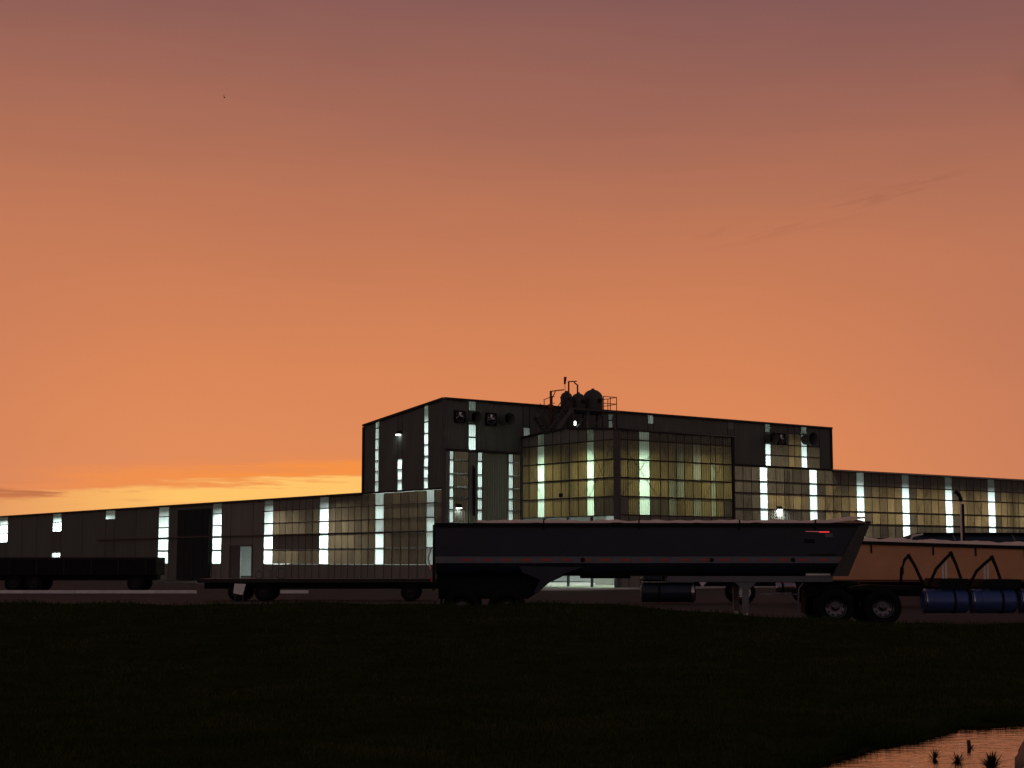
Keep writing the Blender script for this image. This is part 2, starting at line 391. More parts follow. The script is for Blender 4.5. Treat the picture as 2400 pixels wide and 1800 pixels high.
# ------------------------------------------------------------------ walls of the works
MESH = {}
def panel_mesh(kind, w, h0, h1, m, ribs, depth):
    key = (kind, round(w, 3), round(h0, 3), round(h1, 3), m.name)
    if key in MESH: return MESH[key]
    n = ribs*2; b = MB()
    for i in range(n+1):
        x = w*i/n; h = h0+(h1-h0)*i/n; y = -depth if i % 2 else 0.0
        b.v += [(x, y, 0), (x, y, h)]
    b.f = [(2*i, 2*i+2, 2*i+3, 2*i+1) for i in range(n)]
    me = bpy.data.meshes.new(kind); me.from_pydata(b.v, [], b.f); me.update(); me.materials.append(m)
    MESH[key] = me; return me
KIND = {'amber': ('fibreglass_panel', amber), 'dim': ('fibreglass_panel', amberd), 'grey': ('fibreglass_panel', greyp),
        'clear': ('light_strip', strip), 'clear_dim': ('light_strip', stripd), 'metal': ('cladding_panel', clad), 'metalg': ('cladding_panel', cladg)}
def wall(parent, plane, fixed, cols, top=None, girt=0.085, joint=0.03, gird=True, girts=(), grange=None):
    """cols: (a0, a1, [(z0, z1, kind), ...]); plane 'front' = along x at y=fixed, facing -y; 'left' = along y at x=fixed, facing -x.
    top(a) lifts the upper edge of the last cell to a sloping roof line."""
    bat = MB()
    for a0, a1, cells in cols:
        for k, (z0, z1, kind) in enumerate(cells):
            if kind is None: continue
            nm, m = KIND[kind]; w = a1-a0-joint
            g0 = girt/2 if k > 0 else 0; g1 = girt/2 if k < len(cells)-1 else 0
            if kind.startswith('metal'): g0 = g1 = 0
            zl = zr = z1-g1
            if top is not None and k == len(cells)-1:
                zl, zr = (top(a0), top(a1)) if plane == 'front' else (top(a1), top(a0))
            rib = max(1, round(w/0.2)) if w < 4 else max(1, round(w/0.33))
            me = panel_mesh(nm, w, zl-z0-g0, zr-z0-g0, m, rib, 0.035)
            if plane == 'front': put(nm, me, (a0+joint/2, fixed, z0+g0), 0, parent)
            else: put(nm, me, (fixed, a1-joint/2, z0+g0), R(-90), parent)
        zb, zt = cells[0][0], cells[-1][1]
        if top is not None: zt = min(top(a0), top(a1))
        for a in (a0, a1):
            if plane == 'front': bat.box((a-joint*0.75, fixed-0.02, zb), (a+joint*0.75, fixed+0.06, zt))
            else: bat.box((fixed-0.02, a-joint*0.75, zb), (fixed+0.06, a+joint*0.75, zt))
    tag(bat.build('joint_battens', girtm, parent), kind='stuff')
    lo, hi = (min(c[0] for c in cols), max(c[1] for c in cols)) if grange is None else grange
    for z in girts:
        b = MB()
        if plane == 'front': b.box((lo, fixed-0.045, z-girt/2), (hi, fixed+0.10, z+girt/2))
        else: b.box((fixed-0.045, lo, z-girt/2), (fixed+0.10, hi, z+girt/2))
        b.build('girt', girtm, parent)
def cells(zs, kinds):
    return [(zs[i], zs[i+1], kinds if isinstance(kinds, str) else kinds[i]) for i in range(len(zs)-1)]
def split(a0, a1, w=1.0):
    n = max(1, round((a1-a0)/w)); return [(a0+(a1-a0)*i/n, a0+(a1-a0)*(i+1)/n) for i in range(n)]
def building(name, label):
    return thing(name, (BX, BY, 0), label, 'building', BROT)
def flash(parent, name, p, q, w, h, m=trim): return MB().bar(p, q, w, h).build(name, m, parent)

# --- tall block
blk = building('tall_block', 'tall dark metal factory block with bright light strips and exhaust fans, highest roof in view')
TOPZ, LOW, LSH = 13.0, 9.4, 6.75
btop = lambda y: 13.0 - 1.17*y/10.4
# upper front wall, x 0..40
rz = [9.42, 10.4, 11.3, 12.28, 13.0]
U = []
def ucol(a0, a1, k): U.append((a0, a1, cells([9.42, 13.0], 'metal') if k is None else cells(rz, k)))
ucol(0.0, 2.05, None); ucol(2.05, 2.69, ['clear', 'clear', 'metal', 'clear'])
ucol(2.69, 6.9, None); ucol(6.9, 7.5, ['metal', 'clear_dim', 'metal', 'metal'])
ucol(7.5, 15.0, None); ucol(15.0, 15.45, ['metal', 'metal', 'clear_dim', 'clear_dim'])
ucol(15.45, 19.03, None); ucol(19.03, 19.62, ['metal', 'metal', 'metal', 'clear'])
ucol(19.62, 27.67, None); ucol(27.67, 28.4, ['metal', 'metal', 'metal', 'metalg'])
ucol(28.4, 31.98, None); ucol(31.98, 32.62, ['clear', 'clear', 'metalg', 'clear_dim'])
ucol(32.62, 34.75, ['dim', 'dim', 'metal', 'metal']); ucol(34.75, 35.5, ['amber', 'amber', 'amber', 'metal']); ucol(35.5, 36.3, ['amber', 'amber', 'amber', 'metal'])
ucol(36.3, 37.02, ['clear', 'clear', 'clear', 'clear_dim']); ucol(37.02, 38.6, ['dim', 'dim', 'metal', 'metal']); ucol(38.6, 40.0, None)
wall(blk, 'front', 0.0, U, girts=())
for a0, a1, zz in ((2.05, 2.69, (10.4,)), (15.0, 15.45, (12.28,)), (31.98, 32.62, (10.4,)), (32.62, 38.6, (10.4, 11.3)), (34.75, 37.02, (12.28,))):
    for z in zz: MB().box((a0, -0.045, z-0.04), (a1, 0.1, z+0.04)).build('girt', girtm, blk)
# left wall, y 0..10.4 above the low shed
lz = [6.78, 7.55, 8.32, 9.1, 9.9, 10.7, 11.5, 11.9]
ly = [(0.0, 1.95, None), (1.95, 2.5, 'clear'), (2.5, 5.26, None), (5.26, 5.85, ['clear', 'clear', 'clear', 'metal', 'metal', 'metal', 'metal']),
      (5.85, 8.33, None), (8.33, 8.86, 'clear'), (8.86, 10.4, None)]
wall(blk, 'left', 0.0, [(a, b, [(6.78, 11.9, 'metal')] if k is None else cells(lz, k)) for a, b, k in ly], top=lambda y: btop(y)-0.02)
for a0, a1 in ((1.95, 2.5), (5.26, 5.85), (8.33, 8.86)):
    for z in lz[1:-1]:
        if a0 > 5 and a0 < 6 and z > 9.2: continue
        MB().box((-0.045, a0, z-0.026), (0.1, a1, z+0.026)).build('girt', girtm, blk)
# lower front wall between the corner and the bay
fz = [4.4, 5.31, 6.14, 6.87, 7.79, 8.74, 9.36]
fc = [(0.0, 0.44, 'metalg'), (0.44, 0.80, 'clear'), (0.80, 2.07, 'dim'), (2.07, 2.85, 'metalg'), (2.85, 3.25, 'clear'), (3.25, 5.55, 'metalg'), (5.55, 5.97, 'clear'), (5.97, 6.66, 'dim')]
wall(blk, 'front', 0.0, [(a, b, [(0, 4.4, 'metalg')] + ([(4.4, 9.36, 'metalg')] if k == 'metalg' else cells(fz, ['clear']*5+['clear_dim'] if k == 'clear' else k))) for a, b, k in fc])
for a0, a1 in ((0.42, 2.09), (2.83, 3.27), (5.53, 6.66)):
    for z in fz[1:-1]: MB().box((a0, -0.05, z-0.028), (a1, 0.1, z+0.028)).build('girt', girtm, blk)
# roof, hidden walls, trims
MB().add([(-0.15,-0.2,13.05),(40.1,-0.2,13.05),(40.1,10.5,11.84),(-0.15,10.5,11.84),(-0.15,-0.2,12.97),(40.1,-0.2,12.97),(40.1,10.5,11.76),(-0.15,10.5,11.76)],
         [(0,1,2,3),(7,6,5,4),(0,4,5,1),(1,5,6,2),(2,6,7,3),(3,7,4,0)]).build('roof', roofm, blk)
MB().box((0, 10.4, 6.75), (40, 10.5, 11.75)).build('back_wall', inner, blk)
MB().box((25, 10.42, 0), (40, 10.5, 6.73)).build('back_wall', inner, blk)
MB().prism([(0,9.42),(10.4,9.42),(10.4,11.74),(0,12.94)], 'x', 39.93, 40.03).build('end_wall', clad, blk)
flash(blk, 'eave_trim', (-0.12, -0.12, 12.98), (40.1, -0.12, 12.98), 0.16, 0.16)
flash(blk, 'verge_trim', (-0.1, 0, 12.98), (-0.1, 10.45, 11.81), 0.16, 0.16)
flash(blk, 'corner_trim', (-0.05, -0.05, 6.8), (-0.05, -0.05, 12.9), 0.22, 0.22, trimg)
flash(blk, 'corner_trim', (-0.05, -0.05, 0), (-0.05, -0.05, 6.78), 0.24, 0.24, trimg)
flash(blk, 'corner_trim', (40.0, -0.05, 9.5), (40.0, -0.05, 12.9), 0.2, 0.2)
flash(blk, 'corner_trim', (-0.05, 10.42, 6.8), (-0.05, 10.42, 11.7), 0.18, 0.18)
flash(blk, 'eave_trim', (-0.1, -0.09, 9.42), (40.0, -0.09, 9.42), 0.14, 0.18)
flash(blk, 'eave_trim', (-0.11, 0.0, 6.76), (-0.11, 10.4, 6.76), 0.14, 0.12)
MB().tube([(2.45, -0.14, 4.9), (2.45, -0.14, 8.2), (2.45, -0.02, 8.35)], 0.09, 8).build('downpipe', blackm, blk)
# exhaust fans
def fan(x, z, w):
    f = MB()
    for a, b in (((x-w/2, -0.22, z-w/2), (x+w/2, -0.04, z-w/2+0.06)), ((x-w/2, -0.22, z+w/2-0.06), (x+w/2, -0.04, z+w/2)),
                 ((x-w/2, -0.22, z-w/2+0.06), (x-w/2+0.06, -0.04, z+w/2-0.06)), ((x+w/2-0.06, -0.22, z-w/2+0.06), (x+w/2, -0.04, z+w/2-0.06))): f.box(a, b)
    f.box((x-w/2+0.06, -0.06, z-w/2+0.06), (x+w/2-0.06, -0.05, z+w/2-0.06))
    h = f.build('exhaust_fan', blackm, blk)
    MB().lathe([(w*0.40, -0.20), (w*0.44, -0.20), (w*0.44, -0.08), (w*0.40, -0.08), (w*0.40, -0.20)], (x, 0, z), 'y', 20).build('ring', trimg, h)
    for k in range(6):
        t = k*math.pi/3+0.3; b = MB()
        c, s = math.cos(t), math.sin(t); r0, r1 = w*0.08, w*0.38
        b.add([(x+c*r0-s*0.03, -0.11, z+s*r0+c*0.03), (x+c*r1-s*0.10, -0.10, z+s*r1+c*0.10), (x+c*r1+s*0.10, -0.16, z+s*r1-c*0.10), (x+c*r0+s*0.03, -0.14, z+s*r0-c*0.03)], [(0,1,2,3)])
        b.build('blade', chrome, h)
def horn(x, z, m, L=1.0, r=0.42):
    h = MB().lathe([(r*0.86, -0.02), (r*0.9, -L*0.55), (r*1.15, -L), (r*1.10, -L), (r*0.84, -L*0.55), (r*0.8, -0.05)], (x, 0, z), 'y', 28).build('exhaust_horn', m, blk, True)
    MB().lathe([(0.0, -0.3), (r*0.82, -0.3)], (x, 0, z), 'y', 20).build('shutter', blackm, h)
fan(1.21, 11.77, 0.85); fan(3.92, 11.74, 0.9); fan(33.75, 11.75, 0.95)
horn(2.05, 11.72, clad); horn(4.95, 11.76, clad); horn(32.2, 11.7, clad, 0.8, 0.46); horn(36.75, 11.85, trimg, 1.0, 0.5)

# --- loading bay
bay = building('loading_bay', 'amber glowing loading bay with pale green light strips standing out from the tall block')
bx0, bx1, by0 = 6.72, 17.7, -10.3
bz = [4.82, 6.06, 7.30, 8.53, 9.84, 10.5]
bt = lambda y: 10.88 - 0.36*abs(y+5.15)/5.15
def bcol(a0, a1, k): return [(p, q_, cells(bz, k)) for p, q_ in split(a0, a1)]
AM = ['amber']*4+['metalg']
left_cols = bcol(-10.05, -8.05, ['dim']+['amber']*3+['metalg']) + [(-8.05, -7.3, cells(bz, ['clear']*4+['clear_dim']))] + bcol(-7.3, -2.7, AM) + [(-2.7, -1.9, cells(bz, ['clear']*4+['clear_dim']))] + bcol(-1.9, 0.0, AM)
wall(bay, 'left', bx0, left_cols, top=lambda y: bt(y)-0.03, girts=bz[1:-1], grange=(-10.2, 0.0))
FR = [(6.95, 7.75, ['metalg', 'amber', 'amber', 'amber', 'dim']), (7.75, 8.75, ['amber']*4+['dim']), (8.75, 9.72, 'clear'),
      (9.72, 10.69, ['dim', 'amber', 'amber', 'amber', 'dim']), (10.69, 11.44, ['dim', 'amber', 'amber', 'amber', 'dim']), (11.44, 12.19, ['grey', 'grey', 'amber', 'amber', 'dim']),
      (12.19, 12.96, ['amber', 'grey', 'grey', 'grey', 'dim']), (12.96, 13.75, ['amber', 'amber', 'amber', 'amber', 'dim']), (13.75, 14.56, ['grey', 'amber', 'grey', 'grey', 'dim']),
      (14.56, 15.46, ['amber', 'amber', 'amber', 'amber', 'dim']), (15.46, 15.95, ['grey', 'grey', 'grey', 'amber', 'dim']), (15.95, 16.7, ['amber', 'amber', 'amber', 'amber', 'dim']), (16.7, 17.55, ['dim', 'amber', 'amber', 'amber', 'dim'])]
wall(bay, 'front', by0, [(a, b, [(0, 4.82, 'metalg')]+cells(bz, k)) for a, b, k in FR], girts=bz[:-1], grange=(6.9, 17.6))
# right side, roof, trims, jambs of the open doorway
MB().box((bx1-0.05, by0, 0), (bx1, -0.1, 10.45)).build('side_wall', inner, bay)
MB().add([(bx0-0.15,by0-0.15,10.50),(bx1+0.1,by0-0.15,10.50),(bx1+0.1,-5.15,10.90),(bx0-0.15,-5.15,10.90),(bx0-0.15,-0.06,10.53),(bx1+0.1,-0.06,10.53),
          (bx0-0.15,by0-0.15,10.56),(bx1+0.1,by0-0.15,10.56),(bx1+0.1,-5.15,10.96),(bx0-0.15,-5.15,10.96),(bx0-0.15,-0.06,10.59),(bx1+0.1,-0.06,10.59)],
         [(0,1,2,3),(3,2,5,4),(6,9,8,7),(9,10,11,8),(0,6,7,1),(4,5,11,10),(0,3,9,6),(3,4,10,9),(1,7,8,2),(2,8,11,5)]).build('roof', roofm, bay)
flash(bay, 'corner_trim', (bx0+0.08, by0+0.02, 0), (bx0+0.08, by0+0.02, 10.47), 0.34, 0.34, trimg)
flash(bay, 'corner_trim', (bx1-0.03, by0, 0), (bx1-0.03, by0, 10.47), 0.2, 0.2, trim)
flash(bay, 'corner_trim', (bx0+0.02, -0.12, 0), (bx0+0.02, -0.12, 10.45), 0.2, 0.2, trimg)
flash(bay, 'eave_trim', (bx0-0.1, by0-0.08, 10.50), (bx1+0.05, by0-0.08, 10.50), 0.14, 0.14)
flash(bay, 'verge_trim', (bx0-0.1, by0-0.1, 10.52), (bx0-0.1, -5.15, 10.90), 0.12, 0.14)
flash(bay, 'verge_trim', (bx0-0.1, -5.15, 10.90), (bx0-0.1, -0.1, 10.55), 0.12, 0.14)
flash(bay, 'door_header', (bx0-0.02, by0+0.2, 4.79), (bx0-0.02, -0.1, 4.79), 0.2, 0.07, trimg)
flash(bay, 'door_rail', (bx0-0.12, by0+0.2, 4.42), (bx0-0.12, -0.1, 4.42), 0.05, 0.06, whitep)
for y in (-7.7, -5.2, -2.6): flash(bay, 'door_post', (bx0+0.05, y, 0), (bx0+0.05, y, 4.75), 0.14, 0.14, trimg)
tag(MB().box((-2, -14.5, 0.0), (bx1+2, 10, 0.05)).build('concrete_apron', concrete), kind='structure')
ap = bpy.data.objects['concrete_apron']; ap.location = (BX, BY, 0); ap.rotation_euler = (0, 0, BROT)
MB().box((13.2, -9.5, 0.05), (13.5, -0.5, 3.4)).build('push_wall', concrete, bay)

MB().box((bx0-0.16, -4.75, 6.15), (bx0-0.05, -4.45, 6.42)).build('vent_box', blackm, bay)

# --- long hall to the right
hall = building('production_hall', 'long low hall with amber panels and evenly spaced white strips, right of tall block')
hz = [3.7, 4.9, 5.97, 7.24, 8.2, 9.34]
hs = [(31.27, 32.17), (37.22, 38.17), (43.2, 44.2), (49.28, 50.3), (55.4, 56.45), (61.8, 62.9), (68.4, 69.5), (75.2, 76.3)]
HC = []; a = 17.72
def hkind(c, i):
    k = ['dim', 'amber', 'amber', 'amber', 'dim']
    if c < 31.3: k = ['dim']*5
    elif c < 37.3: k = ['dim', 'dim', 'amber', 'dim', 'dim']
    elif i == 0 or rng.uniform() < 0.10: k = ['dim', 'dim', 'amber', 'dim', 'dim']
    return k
for s0, s1 in hs + [(84, 84)]:
    for i, (p, q_) in enumerate(split(a, s0)): HC.append((p, q_, [(0, 3.7, 'metalg')]+cells(hz, hkind(p, i))))
    if s1 > s0: HC.append((s0, s1, [(0, 3.7, 'metalg')]+cells(hz, ['clear']*4+['clear_dim' if s0 > 45 else 'clear'])))
    a = s1
wall(hall, 'front', 0.0, HC, girts=hz[:-1], grange=(17.72, 84))
MB().add([(40.05,-0.25,9.44),(84.2,-0.25,9.44),(84.2,9,9.9),(40.05,9,9.9),(84.2,18.2,9.44),(40.05,18.2,9.44),(40.05,-0.25,9.36),(84.2,-0.25,9.36),(84.2,9,9.82),(40.05,9,9.82),(84.2,18.2,9.36),(40.05,18.2,9.36)],
         [(0,1,2,3),(3,2,4,5),(6,9,8,7),(9,11,10,8),(0,6,7,1),(5,4,10,11)]).build('roof', roofm, hall)
MB().box((40, 18, 0), (84, 18.1, 9.4)).build('back_wall', inner, hall)
MB().box((84, 0, 0), (84.1, 18, 9.35)).build('end_wall', cladg, hall)
MB().box((40, 10.52, 0), (40.08, 18, 9.35)).build('end_wall', inner, hall)
flash(hall, 'eave_trim', (40.03, -0.14, 9.40), (84.1, -0.14, 9.40), 0.2, 0.16)

# --- low shed running away to the left
shed = building('storage_shed', 'long low dark shed with light strips in two tiers running off to the left')
sz = [1.5, 2.7, 3.8, 4.8, 5.8, 6.68]
ss = [(1.15, 2.15), (7.6, 8.8), (15.4, 16.8), (24.2, 25.7), (33.3, 35.0), (43.8, 46.0), (56.0, 58.3), (69.9, 72.3), (86.0, 88.7)]
SC = []; a = 0.0
def sk(n, p):
    if p < 16: return ['dim', 'dim', 'dim', 'dim', 'dim']
    if p < 26: return ['dim', 'metalg', 'dim', 'dim', 'metalg']
    return None
STK = {0: ['clear_dim', 'clear', 'clear', 'clear_dim', 'clear_dim'], 1: ['clear', 'clear', 'clear_dim', 'clear', 'clear_dim'], 2: ['clear', 'clear', 'clear', 'clear', 'clear_dim'], 3: ['clear', 'clear', 'clear_dim', 'clear_dim', 'clear_dim'],
       4: ['clear', 'clear', 'clear', 'clear', 'clear_dim'], 5: ['clear']*5, 6: ['metal', 'metal', 'metal', 'metal', 'clear'], 7: ['clear_dim', 'metal', 'metal', 'clear', 'clear'], 8: ['metal', 'metal', 'clear', 'clear', 'clear']}
DOOR = (27.6, 31.6)
for j, (s0, s1) in enumerate(ss + [(104, 104)]):
    if a < 26 and s0 < 30:
        for i, (p, q_) in enumerate(split(a, s0)): SC.append((p, q_, [(0, 1.5, 'metalg')]+cells(sz, sk(0, p))))
    elif a < DOOR[0] < s0:
        SC.append((a, DOOR[0], [(0, 6.68, 'metalg')])); SC.append((DOOR[0], DOOR[1], [(3.05, 3.8, 'metalg'), (3.8, 6.68, 'metalg')])); SC.append((DOOR[1], s0, [(0, 6.68, 'metalg')]))
    else:
        for p, q_ in split(a, s0, 5): SC.append((p, q_, [(0, 6.68, 'metal')]))
    if s1 > s0: SC.append((s0, s1, [(0, 1.5, 'metalg')]+cells(sz, STK[j])))
    a = s1
wall(shed, 'left', 0.0, SC, girts=(), joint=0.03)
for z in sz[1:-1]: MB().box((-0.045, 0.2, z-0.03), (0.08, 26.0, z+0.03)).build('girt', girtm, shed)
for j, (s0, s1) in enumerate(ss[4:]):
    for z in sz[1:-1]: MB().box((-0.045, s0, z-0.03), (0.08, s1, z+0.03)).build('girt', girtm, shed)
flash(shed, 'ledge', (-0.16, 2.3, 3.86), (-0.16, 60, 3.86), 0.22, 0.07, trimg)
flash(shed, 'eave_trim', (-0.12, 10.5, 6.74), (-0.12, 104, 6.74), 0.2, 0.16)
MB().box((-0.2, 10.55, 6.70), (25, 104, 6.78)).build('roof', roofm, shed)
MB().box((25, 10.6, 0), (25.1, 104, 6.68)).build('back_wall', inner, shed)
MB().box((0, 104, 0), (25, 104.1, 6.68)).build('end_wall', inner, shed)
# big dark sliding door and the half-lit doorway
dd = MB().box((-0.20, 35.3, 0.1), (-0.10, 41.6, 6.3)).build('sliding_door', mat('dark_door_paint', (0.020, 0.030, 0.032), 0.8, spec=0.03), shed)
for y in (36.6, 38.4, 40.2): MB().box((-0.235, y-0.05, 0.12), (-0.205, y+0.05, 6.28)).build('stile', trim, dd)
MB().box((-0.235, 35.4, 3.9), (-0.206, 41.5, 4.0)).build('rail', trim, dd)
for y in DOOR: flash(shed, 'door_jamb', (-0.03, y, 0), (-0.03, y, 3.05), 0.14, 0.14, trimg)
flash(shed, 'door_header', (-0.05, DOOR[0], 3.02), (-0.05, DOOR[1], 3.02), 0.14, 0.12, trimg)
MB().box((-0.02, 29.75, 0.1), (0.03, DOOR[1]-0.05, 2.97)).build('door_leaf', amberd, shed)
MB().box((3.0, 27.0, 0), (3.1, 32.5, 3.0)).build('partition', whitep, shed)

# steel frame just behind the sheets: columns and cross braces that shade them from inside
def brace(parent, p, q_, d=0.05): MB().bar(p, q_, d).build('brace', girtm, parent)
for x in (34.6, 40.7, 46.8, 52.9, 59.2, 65.6): MB().box((x-0.11, 0.14, 0.0), (x+0.11, 0.42, 9.3)).build('column', trimg, hall)
for a0, a1 in ((28.4, 31.2), (38.3, 40.6), (50.5, 52.8), (59.3, 61.7)):
    brace(hall, (a0, 0.13, 4.9), (a1, 0.13, 8.1)); brace(hall, (a0, 0.19, 8.1), (a1, 0.19, 4.9))
for a0, a1 in ((7.1, 10.6), (14.7, 17.4)):
    brace(bay, (a0, by0+0.13, 6.1), (a1, by0+0.13, 9.8)); brace(bay, (a0, by0+0.19, 9.8), (a1, by0+0.19, 6.1))
for y0_, y1_ in ((-9.9, -7.4), (-2.6, -0.2)):
    brace(bay, (bx0+0.13, y0_, 6.1), (bx0+0.13, y1_, 9.8)); brace(bay, (bx0+0.19, y0_, 9.8), (bx0+0.19, y1_, 6.1))
for y in (-5.2,): MB().box((bx0+0.14, y-0.1, 4.85), (bx0+0.4, y+0.1, 10.6)).build('column', trimg, bay)
for x in (12.3,): MB().box((x-0.1, by0+0.14, 0), (x+0.1, by0+0.4, 10.4)).build('column', trimg, bay)

# lamps inside the works
def lamp(x, y, z, w, col, size=0.8):
    d = bpy.data.lights.new('high_bay_lamp', 'AREA'); d.shape = 'DISK'; d.size = size; d.energy = w; d.color = col
    o = bpy.data.objects.new('high_bay_lamp', d); COL.objects.link(o)
    wx_, wy_ = world_of(x, y); o.location = (wx_, wy_, z)
cool = (0.86, 1.0, 0.98); green = (0.76, 1.0, 0.68)
for x, y in ((9.2, -7.6), (15.2, -7.6), (9.2, -2.7), (15.2, -2.7)): lamp(x, y, 9.3, 290, green)
for x in (2.5, 21, 27, 33.0, 38): lamp(x, 5.0, 12.0, 900, cool)
for x in (44, 50, 56, 62.3, 69, 76): lamp(x, 4.2, 8.6, 980, cool)
lamp(1.6, 28.6, 2.7, 110, cool, 0.3)
for y in (14, 23, 32, 41, 50, 60, 71, 87): lamp(3.4, y, 6.3, 1900, cool)

# lit wall lamps on the outside
def wall_lamp(x, y, z, label, w=120, rz=0.0):
    wx_, wy_ = world_of(x, y)
    t = thing('wall_lamp', (wx_, wy_, z), label, 'lamp', BROT+rz, 'outside wall lamps')
    MB().prism([(-0.03,-0.02),(-0.03,0.26),(-0.16,0.26),(-0.30,0.06),(-0.30,-0.02)], 'x', -0.2, 0.2).build('housing', trim, t)
    MB().box((-0.16, -0.28, -0.06), (0.16, -0.06, -0.022)).build('glass', lampm, t)
    d = bpy.data.lights.new('wall_lamp_light', 'AREA'); d.shape = 'RECTANGLE'; d.size = 0.3; d.size_y = 0.2; d.energy = w; d.color = (0.9, 1.0, 0.92)
    o = bpy.data.objects.new('wall_lamp_light', d); COL.objects.link(o); o.parent = t; o.location = (0, -0.17, -0.075)
wall_lamp(33.44, 0, 5.98, 'glowing white lamp on the amber hall wall above the navy trailer', 90)
wall_lamp(0, 5.56, 10.85, 'tiny lit lamp high on the left wall of the tall block', 0.3, R(-90))
wall_lamp(1.15, 0, 5.45, 'small lit lamp low on the grey wall left of the loading bay', 9)

# ------------------------------------------------------------------ platform and plant on the bay roof
def W(x, y, z): wx_, wy_ = world_of(x, y); return (wx_, wy_, z)
pf = thing('roof_platform', W(9, -2, 10.6), 'steel platform with stairs and railings carrying three tanks on the bay roof', 'platform', BROT)
ox, oy, oz = 9.0, -2.0, 10.6
def L3(x, y, z): return (x-ox, y-oy, z-oz)
MB().box(L3(8.75, -3.3, 12.5), L3(13.3, -0.7, 12.62)).build('deck', steelp, pf)
for x in (8.95, 10.4, 11.8, 13.15):
    for y in (-3.1, -0.9): MB().bar(L3(x, y, 10.5), L3(x, y, 12.49), 0.14).build('leg', steelp, pf)
for a, b in ((8.95, 10.4), (10.4, 11.8)): MB().bar(L3(a, -3.1, 10.75), L3(b, -3.1, 12.4), 0.07).build('brace', steelp, pf)
def rail(pts, posts):
    for z in (0.5, 1.0):
        b = MB(); b.tube([L3(x, y, zz+z) for x, y, zz in pts], 0.028, 6); b.build('rail', redsteel, pf)
    for x, y, zz in posts: MB().tube([L3(x, y, zz), L3(x, y, zz+1.02)], 0.032, 6).build('post', redsteel, pf)
rail([(11.7, -3.25, 12.62), (13.0, -3.25, 12.62), (13.25, -2.0, 12.62), (13.25, -0.75, 12.62)], [(11.75, -3.25, 12.62), (12.4, -3.25, 12.62), (13.0, -3.25, 12.62), (13.25, -2.0, 12.62), (13.25, -0.8, 12.62)])
rail([(8.0, -1.0, 12.3), (8.8, -1.0, 12.62), (9.0, -1.0, 12.62)], [(8.05, -1.0, 12.3), (8.8, -1.0, 12.62)])
for y in (-3.2, -2.3): MB().bar(L3(8.85, y, 12.55), L3(7.35, y, 10.85), 0.09, 0.26).build('stringer', trimg, pf)
for k in range(8):
    t = (k+0.5)/8; x, z = 8.85-1.5*t, 12.5-1.7*t
    MB().box(L3(x-0.13, -3.13, z-0.02), L3(x+0.13, -2.37, z+0.02)).build('tread', steelp, pf)
for y in (-3.2, -2.3):
    MB().tube([L3(8.85, y, 13.4), L3(7.35, y, 11.75)], 0.03, 6).build('rail', steelp, pf)
    for t in (0.05, 0.5, 0.95): MB().tube([L3(8.85-1.5*t, y, 12.5-1.7*t), L3(8.85-1.5*t, y, 13.4-1.65*t)], 0.026, 6).build('post', steelp, pf)
for y in (-1.9, -1.2):
    MB().bar(L3(6.95, y, 12.0), L3(8.1, y, 10.8), 0.08, 0.2).build('stringer', steelp, pf)
    MB().tube([L3(6.95, y, 12.9), L3(8.1, y, 11.7)], 0.028, 6).build('rail', steelp, pf)
for k in range(5):
    t = (k+0.5)/5; MB().box(L3(6.95+1.15*t-0.12, -1.86, 12.0-1.2*t-0.02), L3(6.95+1.15*t+0.12, -1.24, 12.0-1.2*t+0.02)).build('tread', steelp, pf)
def tank(x, r, top, label):
    t = thing('roof_tank', W(x, -2.0, 12.62), label, 'tank', BROT, 'tanks on the roof platform')
    H = top-12.62; c = H-r*0.95
    prof = [(r*0.86, 0.0), (r, 0.12), (r, c)] + [(r*math.cos(k*math.pi/12), c+r*0.95*math.sin(k*math.pi/12)) for k in range(1, 6)] + [(0.01, H)]
    MB().lathe(prof, (0, 0, 0), 'z', 24).build('shell', steelp, t, True)
    MB().lathe([(r+0.004, c-0.05), (r+0.03, c-0.05), (r+0.03, c+0.03), (r+0.004, c+0.03)], (0, 0, 0), 'z', 24).build('flange', trimg, t)
    MB().lathe([(0.17, -r-0.05), (0.17, -r+0.12)], (0, 0, c*0.8), 'y', 14).add([(0.17*math.cos(k*math.pi/7), -r-0.05, c*0.8+0.17*math.sin(k*math.pi/7)) for k in range(14)], [tuple(range(14))]).build('manhole', blackm, t)
    MB().tube([(0, 0, H-0.03), (0, 0, H+0.07)], 0.11, 10).build('cap', blackm, t)
tank(9.30, 0.43, 13.88, 'leftmost of the three dark domed tanks, a windsock rising behind it')
tank(10.42, 0.52, 13.86, 'middle of the three dark domed tanks on the roof platform')
tank(11.80, 0.74, 14.22, 'largest of the three dark domed tanks, beside the red railing')
t = thing('jib_crane', W(7.86, -2.0, 10.7), 'red steel jib post with a single arm left of the roof tanks', 'crane', BROT)
MB().bar((0,0,0), (0,0,3.15), 0.12).build('post', redsteel, t); MB().bar((-0.06,0,3.12), (1.2,0,3.32), 0.08).build('arm', redsteel, t); MB().bar((0.04,0,2.5), (0.42,0,3.14), 0.05).build('brace', redsteel, t)
MB().box((-0.14, -0.14, 1.9), (0.14, 0.14, 2.15)).build('bracket', redsteel, t)
t = thing('hoist_frame', W(10.3, -1.2, 12.62), 'tall red hoist frame of two posts rising between the roof tanks', 'frame', BROT)
for x in (-0.12, 0.72): MB().bar((x,0,0), (x,0,2.10 if x < 0 else 1.95), 0.085).build('post', redsteel, t)
MB().bar((-0.16,0,2.14), (0.62,0,2.22), 0.08).build('beam', redsteel, t); MB().bar((0.40,0,2.12), (0.74,0,1.93), 0.07).build('brace', redsteel, t)
t = thing('windsock', W(9.75, -1.3, 12.62), 'red windsock hanging on a thin pole above the roof tanks', 'windsock', BROT)
